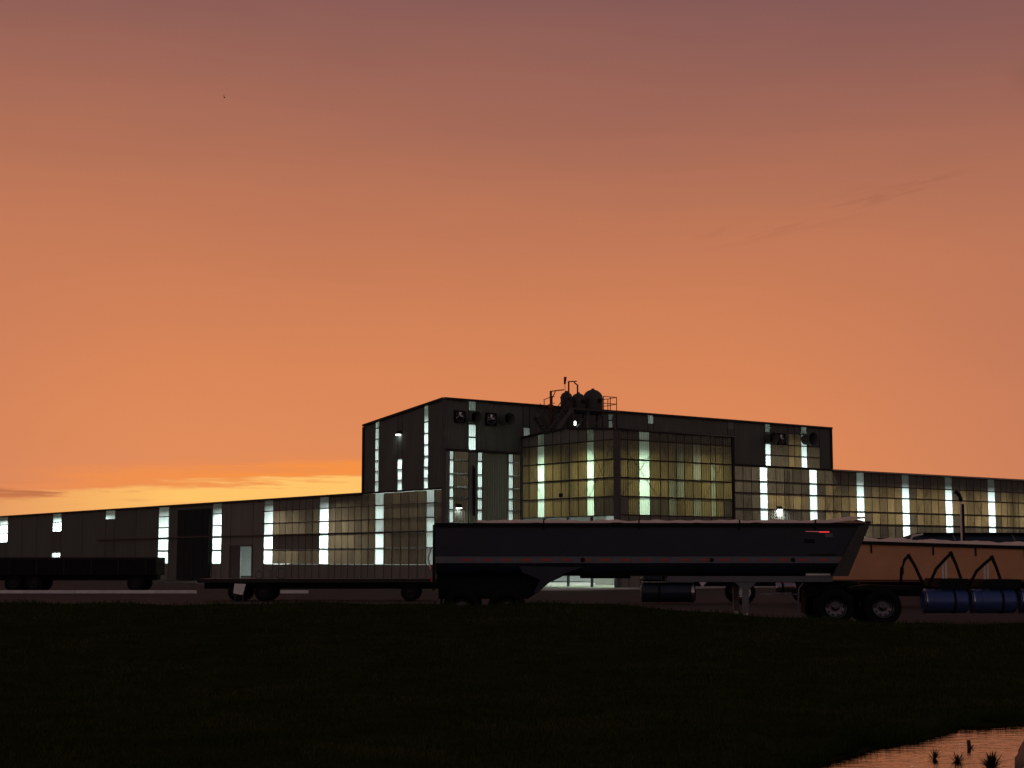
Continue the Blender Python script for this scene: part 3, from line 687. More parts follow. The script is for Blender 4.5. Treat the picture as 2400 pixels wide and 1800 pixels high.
MB().tube([(0,0,0), (0,0,2.42)], 0.02, 6).build('pole', redsteel, t)
MB().tube([(-0.04,-0.02,1.92), (-0.02,-0.02,2.1), (0.02,0,2.35), (0.04,0,2.44)], [0.07, 0.085, 0.1, 0.1], 10).build('sock', redsteel, t)
wx_, wy_ = world_of(9.35, -2.9)
t = thing('bulkhead_lamp', (wx_, wy_, 11.35), 'tiny bright lamp under the roof platform stairs', 'lamp', BROT)
MB().box((-0.04, -0.04, 0.06), (0.04, 0.04, 0.34)).build('glass', lampm, t); MB().box((-0.08, -0.07, 0.34), (0.08, 0.07, 0.4)).build('cap', trim, t)
MB().bar((0, 0.055, -0.55), (0, 0.055, 0.36), 0.04).build('stem', trim, t)

# ------------------------------------------------------------------ vehicles
def wheel(parent, x, y, z, r=0.53, w=0.28, rim=None, name='wheel', side=-1):
    """tyre with tread shoulders, rim dish with hand holes and hub; side -1 shows towards the camera"""
    h = w/2
    o = MB().lathe([(r*0.60,-h*0.8),(r*0.70,-h),(r*0.90,-h),(r*0.985,-h*0.8),(r,-h*0.5),(r,h*0.5),(r*0.985,h*0.8),(r*0.90,h),(r*0.70,h),(r*0.60,h*0.8)], (x,y,z), 'y', 36).build(name, rubber, parent, True)
    f = y + side*h
    s = side
    b = MB().lathe([(r*0.60, s*h*0.86),(r*0.57, s*(h+0.012)),(r*0.54, s*(h+0.005)),(r*0.50, s*h*0.45),(r*0.36, s*h*0.25),(r*0.20, s*h*0.28),(r*0.19, s*h*0.9),(r*0.10, s*(h+0.02)),(0.0, s*(h+0.02))], (x,y,z), 'y', 36)
    b.build('rim', rim or rimm, o, True)
    hh = MB()
    for k in range(10):
        t = 2*math.pi*k/10; hh.lathe([(0.0, s*0.004), (r*0.055, s*0.004), (r*0.055, -s*0.01)], (x+r*0.43*math.cos(t), y+s*(h*0.40+0.004), z+r*0.43*math.sin(t)), 'y', 8)
    tag(hh.build('hand_holes', blackm, o), kind='stuff')
    return o
def tarp_mesh(x0, x1, y0, y1, z0, bulge, n=60, ny=10, seed=1, bow=1.55):
    r_ = np.random.default_rng(seed); b = MB(); ph = r_.uniform(0, 6, 6)
    for i in range(n+1):
        x = x0+(x1-x0)*i/n
        sag = abs(math.sin(math.pi*(x-x0)/bow))
        for j in range(ny+1):
            v = j/ny; y = y0+(y1-y0)*v; c = 1-(2*v-1)**2
            z = z0 + bulge*(0.55+0.45*sag)*c**0.6 + 0.015*math.sin(x*5+ph[0]+v*4)+0.012*math.sin(x*11+ph[1]-v*7)
            if j in (0, ny): z = z0-0.05+0.02*math.sin(x*3.1+ph[2])+0.015*math.sin(x*8+ph[3])
            b.v.append((x, y, z))
    m_ = ny+1
    b.f = [(i*m_+j, (i+1)*m_+j, (i+1)*m_+j+1, i*m_+j+1) for i in range(n) for j in range(ny)]
    return b

# --- navy dump trailer
TY = 45.0; YN, YF = -1.22, 1.22
tr = thing('dump_trailer', (4.0, TY, 0), 'long dark navy dump trailer under a pale tarpaulin, nearest trailer in the yard', 'trailer')
o4 = 4.0
def tx(v): return v-o4
# body: rounded belly, slanting nose at the right
def section(y0=1.22):
    return [(-y0, 2.80), (-y0, 1.98), (-y0, 1.74), (-y0*0.94, 1.58), (-y0*0.80, 1.45), (-y0*0.55, 1.40), (y0*0.55, 1.40), (y0*0.80, 1.45), (y0*0.94, 1.58), (y0, 1.74), (y0, 1.98), (y0, 2.80)]
S = section(); bd = MB(); nS = len(S)
def nose(z): return 9.45 + 0.66*(z-1.40)/1.50*1.0
stations = [-2.16, -1.9, 0, 2, 4, 6, 8, None]
for st in stations:
    for y, z in S: bd.v.append((tx(nose(z) if st is None else st), y, z))
for i in range(len(stations)-1):
    for k in range(nS-1): bd.f.append((i*nS+k, (i+1)*nS+k, (i+1)*nS+k+1, i*nS+k+1))
bd.f.append(tuple(range(nS))); bd.f.append(tuple((len(stations)-1)*nS+k for k in reversed(range(nS))))
bd.build('body', navy, tr, True)
MB().box((tx(-2.2), YN-0.055, 2.78), (tx(10.02), YN+0.07, 2.90)).build('top_rail', blackm, tr, bevel=0.015)
MB().box((tx(-2.2), YF-0.07, 2.78), (tx(10.02), YF+0.055, 2.90)).build('top_rail', blackm, tr)
rb = MB().box((tx(-2.18), YN-0.045, 1.76), (tx(9.58), YN-0.003, 1.95)).build('side_rail', railg, tr, bevel=0.012)
x = -1.4
while x < 9.4:
    MB().box((tx(x), YN-0.049, 1.83), (tx(x+0.27), YN-0.0455, 1.885)).build('red_tape', redt, rb); x += 0.56
for x in (2.0, 5.65, 7.95):
    MB().lathe([(0.0,-0.02),(0.05,-0.02),(0.065,0.0)], (tx(x), YN-0.047, 1.855), 'y', 14).build('marker_lamp', blackm, rb)
for x in (0.9, 3.6, 6.45, 8.6): MB().box((tx(x)-0.02, YN-0.09, 2.70), (tx(x)+0.02, YN-0.056, 2.99)).build('tarp_hook', blackm, tr)
# slanting nose frame
for y in (YN-0.02, YF+0.02):
    MB().add([(tx(9.05), y-0.05, 1.40), (tx(9.50), y-0.05, 1.40), (tx(10.18), y-0.05, 2.93), (tx(9.80), y-0.05, 2.78),
              (tx(9.05), y+0.05, 1.40), (tx(9.50), y+0.05, 1.40), (tx(10.18), y+0.05, 2.93), (tx(9.80), y+0.05, 2.78)],
             [(0,1,2,3),(7,6,5,4),(0,4,5,1),(1,5,6,2),(2,6,7,3),(3,7,4,0)]).build('nose_post', blackm if y > 0 else steelp, tr)
MB().add([(tx(9.52), YN, 1.42), (tx(10.20), YN, 2.95), (tx(10.20), YF, 2.95), (tx(9.52), YF, 1.42), (tx(9.47), YN, 1.42), (tx(10.13), YN, 2.95), (tx(10.13), YF, 2.95), (tx(9.47), YF, 1.42)],
         [(0,1,2,3),(7,6,5,4),(0,4,5,1),(1,5,6,2),(2,6,7,3),(3,7,4,0)]).build('nose_plate', navy, tr)
tarp_mesh(tx(-1.0), tx(10.05), YN-0.04, YF+0.04, 2.935, 0.075, 90, 10, 3).build('tarpaulin', tarpm, tr, True)
MB().add([(tx(9.2), YN-0.05, 2.92), (tx(10.28), YN-0.05, 3.07), (tx(10.28), YF+0.05, 3.07), (tx(9.2), YF+0.05, 2.92), (tx(9.6), YN, 3.08), (tx(9.6), YF, 3.08)], [(0,1,4),(3,5,2),(1,2,5,4),(0,4,5,3)]).build('tarp_cap', tarpm, tr)
# glowing red bars imitating a reflected tail light, placard, label
MB().add([(tx(8.33), YN-0.02, 2.655), (tx(8.72), YN-0.02, 2.643), (tx(8.72), YN-0.02, 2.662), (tx(8.33), YN-0.02, 2.669), (tx(8.33), YN-0.003, 2.655), (tx(8.72), YN-0.003, 2.643), (tx(8.72), YN-0.003, 2.662), (tx(8.33), YN-0.003, 2.669)], [(0,1,2,3),(7,6,5,4),(0,4,5,1),(1,5,6,2),(2,6,7,3),(3,7,4,0)]).build('red_reflection_bar', reddim, tr)
MB().box((tx(8.72), YN-0.025, 2.632), (tx(9.0), YN-0.004, 2.656)).build('red_reflection_bar', redrefl, tr)
MB().box((tx(8.28), YN-0.012, 2.33), (tx(8.58), YN-0.003, 2.44)).build('placard', blackm, tr)
MB().box((tx(8.88), YN-0.009, 2.50), (tx(9.10), YN-0.003, 2.60)).build('sticker', railg, tr)
MB().box((tx(8.4), YN-0.02, 1.985), (tx(9.2), YN-0.003, 2.02)).build('conduit', blackm, tr)
# lower frame, landing gear
for y in (-0.5, 0.5): MB().box((tx(4.4), y-0.06, 1.22), (tx(9.1), y+0.06, 1.41)).build('frame_rail', railg, tr)
MB().box((tx(4.4), YN+0.12, 1.24), (tx(9.1), YN+0.16, 1.40)).build('skirt_rail', railg, tr)
for y in (-0.95, 0.95):
    lg = MB().box((tx(6.55), y-0.08, 0.36), (tx(6.72), y+0.08, 1.22)).build('landing_leg', railg, tr, bevel=0.01)
    MB().box((tx(6.58), y-0.06, 0.08), (tx(6.69), y+0.06, 0.36)).build('inner_leg', whitep, lg)
    MB().box((tx(6.48), y-0.12, 0.03), (tx(6.79), y+0.12, 0.08)).build('foot', railg, lg)
    MB().prism([(tx(6.32), 1.23), (tx(6.95), 1.23), (tx(6.70), 1.0), (tx(6.57), 1.0)], 'y', y-0.11, y-0.085).build('gusset', railg, lg)
MB().bar((tx(6.63), -0.87, 0.75), (tx(6.63), 0.87, 0.75), 0.06).build('cross_shaft', blackm, tr)
MB().tube([(tx(8.35), -1.0, 1.44), (tx(9.05), -1.0, 1.44)], 0.035, 8).build('light_tube', whitep, tr)
# rear suspension, fender, wheels
MB().prism([(tx(-2.1), 1.42), (tx(1.55), 1.44), (tx(1.05), 1.20), (tx(0.75), 0.95), (tx(0.45), 0.75), (tx(-2.1), 0.75)], 'y', -0.75, 0.75).build('suspension_frame', blackm, tr)
MB().prism([(tx(2.05), 1.66), (tx(1.55), 1.50), (tx(1.05), 1.22), (tx(0.72), 0.92), (tx(0.62), 0.95), (tx(0.8), 1.30), (tx(0.3), 1.50), (tx(0.2), 1.68)], 'y', YN+0.02, YN+0.10).build('fender', navy, tr)
MB().prism([(tx(4.2), 1.66), (tx(3.5), 1.55), (tx(3.2), 1.40), (tx(2.7), 1.38), (tx(2.5), 1.60)], 'y', -0.9, -0.7).build('crossmember_gusset', blackm, tr)
MB().box((tx(2.0), -0.6, 1.33), (tx(3.4), 0.6, 1.395)).build('air_tank_cradle', blackm, tr)
for x in (-0.15, -1.42):
    for y in (-1.06, 1.06): wheel(tr, tx(x), y, 0.535, side=-1 if y < 0 else 1)
    MB().tube([(tx(x), -0.95, 0.535), (tx(x), 0.95, 0.535)], 0.07, 10).build('axle', blackm, tr)
MB().box((tx(-2.02), -1.22, 0.5), (tx(-1.99), -0.6, 1.15)).build('mud_flap', rubber, tr)
MB().box((tx(-2.25), YN-0.01, 1.0), (tx(-2.17), YN+0.12, 2.85)).build('tail_post', blackm, tr)
MB().box((tx(-2.25), YF-0.12, 1.0), (tx(-2.17), YF+0.01, 2.85)).build('tail_post', blackm, tr)
MB().tube([(tx(-2.3), YN+0.05, 2.2), (tx(-2.38), YN+0.05, 1.9), (tx(-2.3), YN+0.05, 1.6)], 0.025, 6).build('latch_handle', whitep, tr)
for z in (1.25, 1.6): MB().box((tx(-2.30), YN+0.0, z), (tx(-2.255), YN+0.1, z+0.12)).build('tail_lamp', redt, tr)

# --- conventional cab used by the tractors (nose to the right)
def cab(parent, x, m, h=3.1):
    """x: back of the cab; cab, hood, bumper, screen, steer wheels"""
    c = MB().prism([(x, 1.0), (x+1.75, 1.0), (x+1.75, 1.95), (x+1.45, h-0.15), (x+1.2, h), (x+0.1, h), (x, h-0.1)], 'y', -1.1, 1.1).build('cab', m, parent, bevel=0.05)
    for s in (-1, 1): MB().box((x+0.55, s*1.105-0.006, 1.95), (x+1.35, s*1.105+0.006, 2.65)).build('side_window', blackm, c)
    MB().add([(x+1.765, -0.95, 1.98), (x+1.765, 0.95, 1.98), (x+1.475, 0.9, h-0.2), (x+1.475, -0.9, h-0.2)], [(0,1,2,3)]).build('windscreen', blackm, c)
    MB().prism([(x+1.76, 0.9), (x+3.7, 0.9), (x+3.75, 1.5), (x+3.5, 1.75), (x+1.76, 1.93)], 'y', -0.75, 0.75).build('hood', m, parent, bevel=0.08)
    for s in (-1, 1):
        MB().prism([(x+2.1, 1.0), (x+2.35, 1.22), (x+3.15, 1.22), (x+3.6, 1.0), (x+3.65, 0.75), (x+3.4, 0.75), (x+3.1, 1.05), (x+2.4, 1.05)], 'y', s*1.12-0.15, s*1.12+0.15).build('fender', m, parent)
        wheel(parent, x+2.78, s*1.02, 0.53, side=s)
    MB().box((x+3.65, -1.15, 0.4), (x+3.9, 1.15, 0.85)).build('bumper', chrome, parent, bevel=0.03)

# --- tractor under the navy trailer's nose
tc_ = thing('truck_tractor', (11.0, TY, 0), 'dark tractor chassis with blue cylindrical tanks and polished wheels hitched to the navy trailer', 'truck')
def cx(v): return v-11.0
for y in (-0.43, 0.43): MB().box((cx(8.35), y-0.05, 0.82), (cx(18.6), y+0.05, 1.10)).build('frame_rail', blackm, tc_)
for x in (9.15, 10.49):
    for y in (-1.05, 1.05):
        wheel(tc_, cx(x), y, 0.535, side=-1 if y < 0 else 1)
        wheel(tc_, cx(x), y*0.68, 0.535, side=-1 if y < 0 else 1, name='inner_wheel')
    MB().tube([(cx(x), -0.9, 0.535), (cx(x), 0.9, 0.535)], 0.09, 10).build('axle', blackm, tc_)
MB().lathe([(0.0, 0.10), (0.46, 0.10), (0.5, 0.06), (0.5, 0.0), (0.0, 0.0)], (cx(9.6), 0, 1.16), 'z', 24).build('fifth_wheel', blackm, tc_)
MB().prism([(cx(9.55), 1.10), (cx(10.1), 1.16), (cx(11.3), 1.12), (cx(11.35), 1.0), (cx(9.5), 1.0)], 'y', -1.15, -0.55).build('quarter_fender', blackm, tc_)
MB().box((cx(8.28), -1.2, 0.35), (cx(8.31), -0.6, 1.0)).build('mud_flap', rubber, tc_)
MB().tube([(cx(8.25), -1.1, 1.2), (cx(8.12), -1.1, 1.05), (cx(8.1), -1.1, 0.5), (cx(8.16), -1.1, 0.12)], 0.025, 6).build('flap_hanger', railg, tc_)
for k, (a_, b_) in enumerate(((11.68, 12.94), (13.02, 14.30), (14.40, 15.6))):
    tk = MB().lathe([(0.0, a_), (0.29, a_), (0.335, a_+0.05), (0.335, b_-0.05), (0.29, b_), (0.0, b_)], (cx(0), -0.86, 0.69), 'x', 30).build('fuel_tank', bluep, tc_, True)
    for s in (0.24, 0.68):
        u_ = cx(a_+(b_-a_)*s); MB().lathe([(0.337, -0.035), (0.347, -0.03), (0.347, 0.03), (0.337, 0.035)], (u_, -0.86, 0.69), 'x', 30).build('strap', blackm if s > 0.5 else bluep, tk)
    MB().lathe([(0.337, -0.02), (0.355, -0.015), (0.355, 0.015), (0.337, 0.02)], (cx(a_+0.06), -0.86, 0.69), 'x', 30).build('end_band', chrome, tk)
    MB().tube([(cx(a_+0.5), -0.95, 1.0), (cx(a_+0.5), -0.97, 1.05)], 0.05, 10).build('filler_cap', chrome, tk)
MB().box((cx(12.15), -0.95, 1.06), (cx(13.0), 0.6, 1.33)).build('deck_box', blackm, tc_, bevel=0.02)
MB().box((cx(13.45), -0.95, 1.06), (cx(14.5), 0.6, 1.31)).build('deck_box', blackm, tc_, bevel=0.02)
MB().bar((cx(11.7), -1.05, 1.06), (cx(14.6), -1.05, 1.06), 0.05, 0.03).build('step_rail', blackm, tc_)
# sprung stands that carry the air hoses
def hose_stand(xt, zt, xl, xr, lit, slack=0.0):
    st = MB().tube([(cx(xr), -0.5, 1.08), (cx(xt+(xr-xt)*0.45), -0.5, 1.08+(zt-1.08)*0.62), (cx(xt), -0.5, zt)], [0.05, 0.045, 0.055], 8).build('hose_stand', blackm, tc_)
    MB().tube([(cx(xl), -0.55, 1.10), (cx(xl+(xt-xl)*0.35+slack), -0.56, 1.10+(zt-1.1)*0.50), (cx(xl+(xt-xl)*0.75+slack), -0.55, 1.10+(zt-1.1)*(0.78-slack)), (cx(xt+0.01), -0.52, zt-0.06)], 0.045, 8).build('air_hose', rubber, st)
    if lit:
        for d in (0.0, 0.10): MB().tube([(cx(lit+d), -0.52, 1.30), (cx(lit+d), -0.52, 1.30+(zt-1.3)*0.66)], 0.028, 8).build('stand_pipe', whitep, st)
    return st
hose_stand(11.40, 2.02, 11.15, 11.85, None, -0.05)
hose_stand(12.62, 2.10, 11.95, 12.98, 12.38)
hose_stand(13.80, 1.98, 13.10, 14.10, 13.58)
MB().prism([(cx(14.55), 1.05), (cx(15.3), 1.05), (cx(15.3), 2.6), (cx(15.1), 2.3)], 'y', -1.05, -0.98).build('fairing', blackm, tc_)
cab(tc_, cx(15.35), navy, 3.0)

# --- tan trailer behind the tractor
tn = thing('hopper_trailer', (17.5, 61.2, 0), 'tan sided trailer with dark top rail parked behind the blue tanked tractor', 'trailer')
def nx(v): return v-17.5
def ztop(x): return 2.56 - 0.030*(x-13.3)
MB().add([(nx(11.4), -1.2, 1.06), (nx(24.0), -1.2, 1.06), (nx(24.0), -1.2, ztop(24)), (nx(11.4), -1.2, ztop(11.4)), (nx(11.4), 1.2, 1.06), (nx(24.0), 1.2, 1.06), (nx(24.0), 1.2, ztop(24)), (nx(11.4), 1.2, ztop(11.4))],
         [(0,1,2,3),(7,6,5,4),(0,4,5,1),(1,5,6,2),(2,6,7,3),(3,7,4,0)]).build('body', tanp, tn)
for y in (-1.24, 1.24): MB().bar((nx(11.3), y, ztop(11.3)-0.03), (nx(24.1), y, ztop(24.1)-0.03), 0.09, 0.13).build('top_rail', blackm, tn)
MB().box((nx(11.4), -1.235, 1.0), (nx(24.0), -1.205, 1.10)).build('bottom_rail', redsteel, tn)
for x in (13.95, 16.35, 18.0, 19.9, 21.8): MB().box((nx(x)-0.025, -1.25, ztop(x)-0.42), (nx(x)+0.025, -1.204, ztop(x)-0.1)).build('stake', blackm, tn)
tp = tarp_mesh(nx(11.4), nx(24.0), -1.2, 1.2, 0.0, 0.16, 70, 8, 9); tp.v = [(x, y, z+ztop(x+17.5)+0.05) for x, y, z in tp.v]; tp.build('tarpaulin', tarpm, tn, True)
for x in (12.6, 13.9, 22.6):
    for y in (-1.0, 1.0): wheel(tn, nx(x), y, 0.5, 0.5, side=-1 if y < 0 else 1)
for y in (-0.45, 0.45): MB().box((nx(11.5), y-0.05, 0.8), (nx(23.9), y+0.05, 1.0)).build('frame_rail', blackm, tn)
# stencilled smudge on its side
MB().box((nx(15.05), -1.2065, 1.30), (nx(15.20), -1.2015, 1.58)).build('stain_patch', redsteel, tn)
# --- dark tank trailer behind it and the chrome stack
dk = thing('tank_trailer', (24.0, 76.0, 0), 'dark rounded tank trailer showing above the tan trailer', 'trailer')
prof = [(0.05, -5.0), (0.55, -4.92), (0.85, -4.7), (0.98, -4.3), (1.0, -3.9), (1.0, 6.5), (0.85, 6.9), (0.05, 7.0)]
MB().lathe(prof, (0, 0, 2.14), 'x', 28).build('tank', navy, dk, True)
for x in (-2.4, 0.5, 3.4): MB().lathe([(1.005, -0.04), (1.03, -0.03), (1.03, 0.03), (1.005, 0.04)], (x, 0, 2.14), 'x', 28).build('band', railg, dk)
MB().box((-4.0, -0.5, 3.12), (6.3, 0.5, 3.18)).build('walkway', blackm, dk)
MB().tube([(-4.6, -0.9, 2.0), (-4.75, -0.9, 2.6), (-4.5, -0.9, 3.0), (-4.0, -0.9, 3.1)], 0.05, 8).build('hose_rail', whitep, dk)
for x in (-3.6, 4.2, 5.5):
    for y in (-1.0, 1.0): wheel(dk, x, y, 0.52, 0.3, side=-1 if y < 0 else 1)
MB().box((-4.4, -0.5, 0.9), (6.4, 0.5, 1.2)).build('frame', blackm, dk)
st = thing('exhaust_stack', (18.95, 65.0, 0), 'slim chrome exhaust stack with a black curved tip above the tan trailer', 'pipe')
MB().tube([(0, 0, 0), (0, 0, 4.35)], 0.055, 12).build('pipe', chrome, st, True)
MB().tube([(0.0, 0, 4.30), (0.0, 0, 4.42), (-0.05, 0, 4.56), (-0.16, 0, 4.68), (-0.24, 0, 4.72)], 0.085, 12).build('tip', blackm, st, True)
MB().tube([(0.07, -0.09, 1.0), (0.07, -0.06, 4.2)], 0.045, 8).build('heat_shield', blackm, st)
MB().box((-0.3, -0.3, 0.0), (0.3, 0.3, 0.12)).build('foot', blackm, st)

# --- second tractor seen beneath the navy trailer
t2 = thing('parked_tractor', (8.0, 66.0, 0), 'second tractor parked behind, its side tank and wheel showing beneath the navy trailer', 'truck')
def qx(v): return v-8.0
for y in (-0.43, 0.43): MB().box((qx(5.6), y-0.05, 0.75), (qx(13.6), y+0.05, 1.0)).build('frame_rail', blackm, t2)
tk = MB().lathe([(0.0, 5.4), (0.36, 5.42), (0.41, 5.5), (0.41, 7.55), (0.36, 7.68), (0.0, 7.7)], (qx(0), -0.9, 0.50), 'x', 28).build('side_tank', navy, t2, True)
MB().lathe([(0.412, 7.50), (0.43, 7.52), (0.43, 7.60), (0.412, 7.62)], (qx(0), -0.9, 0.50), 'x', 28).build('end_band', chrome, tk)
MB().lathe([(0.412, 6.1), (0.425, 6.12), (0.425, 6.18), (0.412, 6.2)], (qx(0), -0.9, 0.50), 'x', 28).build('strap', blackm, tk)
MB().box((qx(5.5), -1.25, 0.92), (qx(7.6), -0.7, 0.96)).build('step_plate', chrome, t2)
MB().prism([(qx(7.75), 1.1), (qx(8.3), 1.1), (qx(7.95), 0.72)], 'y', -1.2, -1.15).build('fairing_tip', whitep, t2)
for y in (-1.02, 1.02):
    wheel(t2, qx(9.7), y, 0.5, 0.5, rim=whitep, side=-1 if y < 0 else 1)
    wheel(t2, qx(12.6), y, 0.5, 0.5, side=-1 if y < 0 else 1)
MB().prism([(qx(9.0), 1.12), (qx(10.3), 1.12), (qx(10.3), 1.05), (qx(9.0), 1.05)], 'y', -1.2, -0.8).build('fender', railg, t2)
an = MB().lathe([(0.0, 11.05), (0.17, 11.06), (0.2, 11.1), (0.2, 11.85), (0.17, 11.89), (0.0, 11.9)], (qx(0), -0.95, 0.70), 'x', 20).build('air_cleaner', chrome, t2, True)
MB().lathe([(0.202, 11.3), (0.212, 11.31), (0.212, 11.39), (0.202, 11.4)], (qx(0), -0.95, 0.70), 'x', 20).build('band', blackm, an)
for z in (0.95, 0.42): MB().tube([(qx(10.4), -1.0, z), (qx(11.95), -1.0, z)], 0.022, 6).build('guard_rail', chrome, t2)
c_ = MB().prism([(qx(5.5), 1.0), (qx(8.5), 1.0), (qx(8.5), 3.0), (qx(5.9), 3.0), (qx(5.5), 2.0)], 'y', -1.1, 1.1).build('cab', navy, t2, bevel=0.06)
for s in (-1, 1): MB().box((qx(6.1), s*1.105-0.006, 1.95), (qx(7.1), s*1.105+0.006, 2.6)).build('side_window', blackm, c_)

# --- flatbed on the left
fb = thing('flatbed_trailer', (-9.0, 71.0, 0), 'low dark flatbed trailer parked before the shed left of the navy trailer', 'trailer')
def fx(v): return v+9.0
dk_ = MB().box((fx(-14.2), -1.2, 0.86), (fx(-3.2), 1.2, 0.98)).build('deck', blackm, fb)
for k in range(12): MB().box((fx(-14.15)+k*0.91, -1.18, 0.982), (fx(-14.15)+k*0.91+0.88, 1.18, 1.01)).build('plank', steelp, dk_)
MB().box((fx(-14.2), -1.235, 0.84), (fx(-3.2), -1.205, 1.0)).build('side_rail', trim, fb)
for y in (-0.45, 0.45): MB().box((fx(-14), y-0.06, 0.55), (fx(-3.4), y+0.06, 0.86)).build('frame_rail', blackm, fb)
for x in (-12.4, -11.2, -4.6):
    for y in (-1.0, 1.0): wheel(fb, fx(x), y, 0.42, 0.42, rim=trim, side=-1 if y < 0 else 1)
for x in (-13.4, -12.6, -10.9): MB().bar((fx(x), -1.15, 1.0), (fx(x), -1.15, 1.42), 0.05).build('stake', railg, fb)
def strapbale(x, r, label):
    b = thing('pipe_coil', (x, 70.3, 1.015), label, 'coil', 0, 'coils on the flatbed')
    pts = [(r*math.cos(a_), 0.02*math.sin(3*a_), r+r*math.sin(a_)) for a_ in np.linspace(0, 4*math.pi, 40)]
    MB().tube([(p[0]*(1-0.06*(i//20)), p[1]+0.07*i/40, p[2]) for i, p in enumerate(pts)], 0.028, 6).build('coil', railg, b)
strapbale(-10.5, 0.24, 'larger white hose coil standing on the dark flatbed trailer')
strapbale(-11.5, 0.17, 'smaller white hose coil standing on the dark flatbed trailer')
sg = thing('site_board', (-12.05, 68.2, 0.08), 'small white board on legs in front of the dark flatbed trailer', 'sign')
MB().add([(-0.22,0,0.32),(0.20,-0.02,0.24),(0.32,0.05,0.72),(-0.18,0.07,0.74),(-0.22,0.03,0.32),(0.20,0.01,0.24),(0.32,0.08,0.72),(-0.18,0.10,0.74)], [(0,1,2,3),(7,6,5,4),(0,4,5,1),(1,5,6,2),(2,6,7,3),(3,7,4,0)]).build('board', whitep, sg)
for x in (-0.15, 0.2): MB().bar((x, 0.08, -0.08), (x, 0.05, 0.5), 0.03).build('leg', trimg, sg)
# dark box trailer and kerbs further left
bt_ = thing('box_trailer', (-25.5, 92.0, 0), 'dark unlit box trailer standing before the far left end of the shed', 'trailer')
MB().box((-5.0, -1.2, 0.95), (4.6, 1.2, 2.0)).build('body', blackm, bt_, bevel=0.05)
for x in (-4.0, -2.4, -0.8, 0.8, 2.4, 4.0): MB().box((x-0.03, -1.23, 1.0), (x+0.03, -1.203, 1.95)).build('side_post', trim, bt_)
MB().box((-5.0, -1.25, 1.9), (4.6, -1.205, 2.01)).build('top_rail', trim, bt_)
for x in (-3.8, -2.6, 3.4):
    for y in (-1.0, 1.0): wheel(bt_, x, y, 0.5, 0.5, rim=trim, side=-1 if y < 0 else 1)
MB().box((-4.9, -0.5, 0.65), (4.5, 0.5, 0.95)).build('frame', blackm, bt_)
for x0, x1, y, lab in ((-31.0, -17.5, 86.0, 'long pale concrete kerb before the box trailer at far left'), (-14.2, -11.3, 86.0, 'short pale concrete kerb behind the small white board')):
    k = thing('concrete_kerb', ((x0+x1)/2, y, 0), lab, 'kerb'); n_ = max(1, round((x1-x0)/2.4)); w_ = (x1-x0)/n_
    for i in range(n_): MB().box((x0-(x0+x1)/2+i*w_+0.01, -0.09, 0.0), (x0-(x0+x1)/2+(i+1)*w_-0.01, 0.09, 0.18)).build('kerb_stone', whitep, k, bevel=0.02)

# ------------------------------------------------------------------ by the pool
rk = bmesh.new(); bmesh.ops.create_icosphere(rk, subdivisions=4, radius=1.0)
from mathutils import noise as mn
for v in rk.verts:
    p = v.co.copy(); d = 1 + 0.22*mn.noise(p*1.4+Vector((3,1,5))) + 0.08*mn.noise(p*4.0)
    v.co = Vector((p.x*0.50*d, p.y*0.42*d, p.z*0.50*d))
me = bpy.data.meshes.new('boulder'); rk.to_mesh(me); rk.free()
me.materials.append(mat('brown_rock', (0.21, 0.15, 0.12), 0.8, 0.0, 0.45, 6, bump=0.9, bscale=14))
for p in me.polygons: p.use_smooth = True
tag(put('boulder', me, (5.32, 15.0, -0.17)), 'rounded brown boulder at the edge of the pool', 'rock')
pb = bmesh.new(); bmesh.ops.create_icosphere(pb, subdivisions=3, radius=0.042)
for v in pb.verts: v.co *= 1+0.25*mn.noise(v.co*30)
me = bpy.data.meshes.new('pebble'); pb.to_mesh(me); pb.free(); me.materials.append(mat('pale_stone', (0.55, 0.48, 0.34), 0.6))
tag(put('pebble', me, (4.78, 14.62, -0.10)), 'small pale pebble at the foot of the brown boulder', 'stone')
stk = thing('wooden_stake', (4.84, 16.6, -0.25), 'short weathered stake standing in the pool near the grass', 'stake')
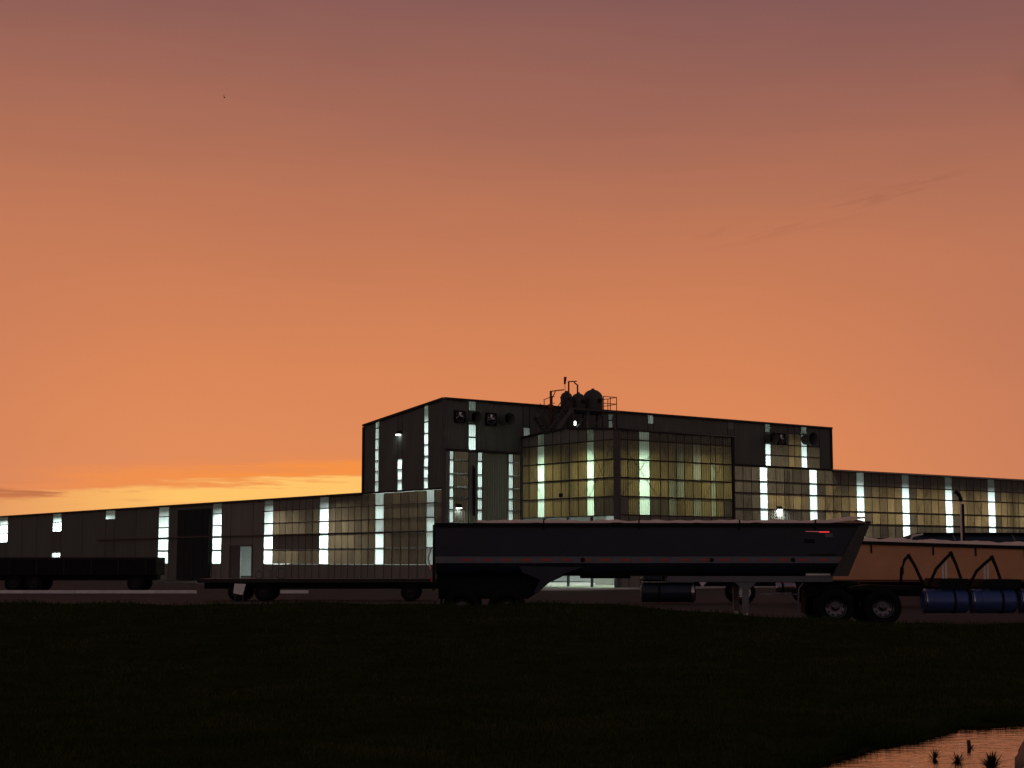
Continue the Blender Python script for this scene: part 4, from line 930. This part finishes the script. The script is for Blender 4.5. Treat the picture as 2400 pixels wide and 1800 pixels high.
MB().tube([(0,0,0), (0.005,0,0.12), (0.0,0.01,0.21)], [0.021, 0.023, 0.019], 8).build('shaft', mat('wet_wood', (0.035, 0.026, 0.02), 0.8, 0, 0.4, 14), stk)
MB().tube([(0.0, 0.01, 0.10), (0.05, 0.0, 0.16)], [0.010, 0.006], 6).build('twig', MATS['wet_wood'], stk)
def sedge(x, y, r, n, label, seed):
    r_ = random.Random(seed); t = thing('sedge_plant', (x, y, WATER-0.02), label, 'plant', 0, 'water plants in the pool')
    b = MB()
    for k in range(n):
        a_ = r_.uniform(0, 2*math.pi); el = r_.uniform(0.25, 1.35); L = r*r_.uniform(0.6, 1.25); w = r*r_.uniform(0.05, 0.10)
        d = Vector((math.cos(a_)*math.cos(el), math.sin(a_)*math.cos(el), math.sin(el))); sd_ = Vector((-math.sin(a_), math.cos(a_), 0))*w
        p1 = d*L*0.55; p2 = d*L - Vector((0, 0, L*0.12*math.cos(el)))
        b.add([sd_*-0.5, sd_*0.5, p1+sd_*0.6, p1-sd_*0.6, p2], [(0,1,2,3),(3,2,4)])
    tag(b.build('leaves', MATS['sedge'], t), kind='stuff')
mat('sedge', (0.022, 0.028, 0.010), 0.6, spec=0.2)
sedge(4.24, 15.75, 0.12, 40, 'smallest spiky plant in the pool, left of the other two', 1)
sedge(4.40, 15.5, 0.135, 46, 'middle spiky plant in the pool with one tall leaf', 2)
sedge(4.60, 15.05, 0.18, 120, 'bushiest spiky plant in the pool, nearest the boulder', 3)

# ------------------------------------------------------------------ a bird far off
bd_ = thing('flying_bird', (-28.9, 150.0, 48.0), 'tiny dark bird high in the orange sky at upper left', 'bird')
MB().tube([(-0.02, 0.22, 0.0), (0, 0.08, 0.02), (0, -0.10, 0.01), (0.01, -0.2, 0.0)], [0.02, 0.06, 0.055, 0.015], 8).build('body', blackm, bd_)
for s_ in (-1, 1):
    MB().add([(0, 0.08, 0.03), (s_*0.05, 0.05, 0.2), (s_*0.02-0.05, 0.0, 0.36), (s_*0.06, -0.05, 0.18), (0, -0.06, 0.03)], [(0,1,3,4),(1,2,3)]).build('wing', blackm, bd_)
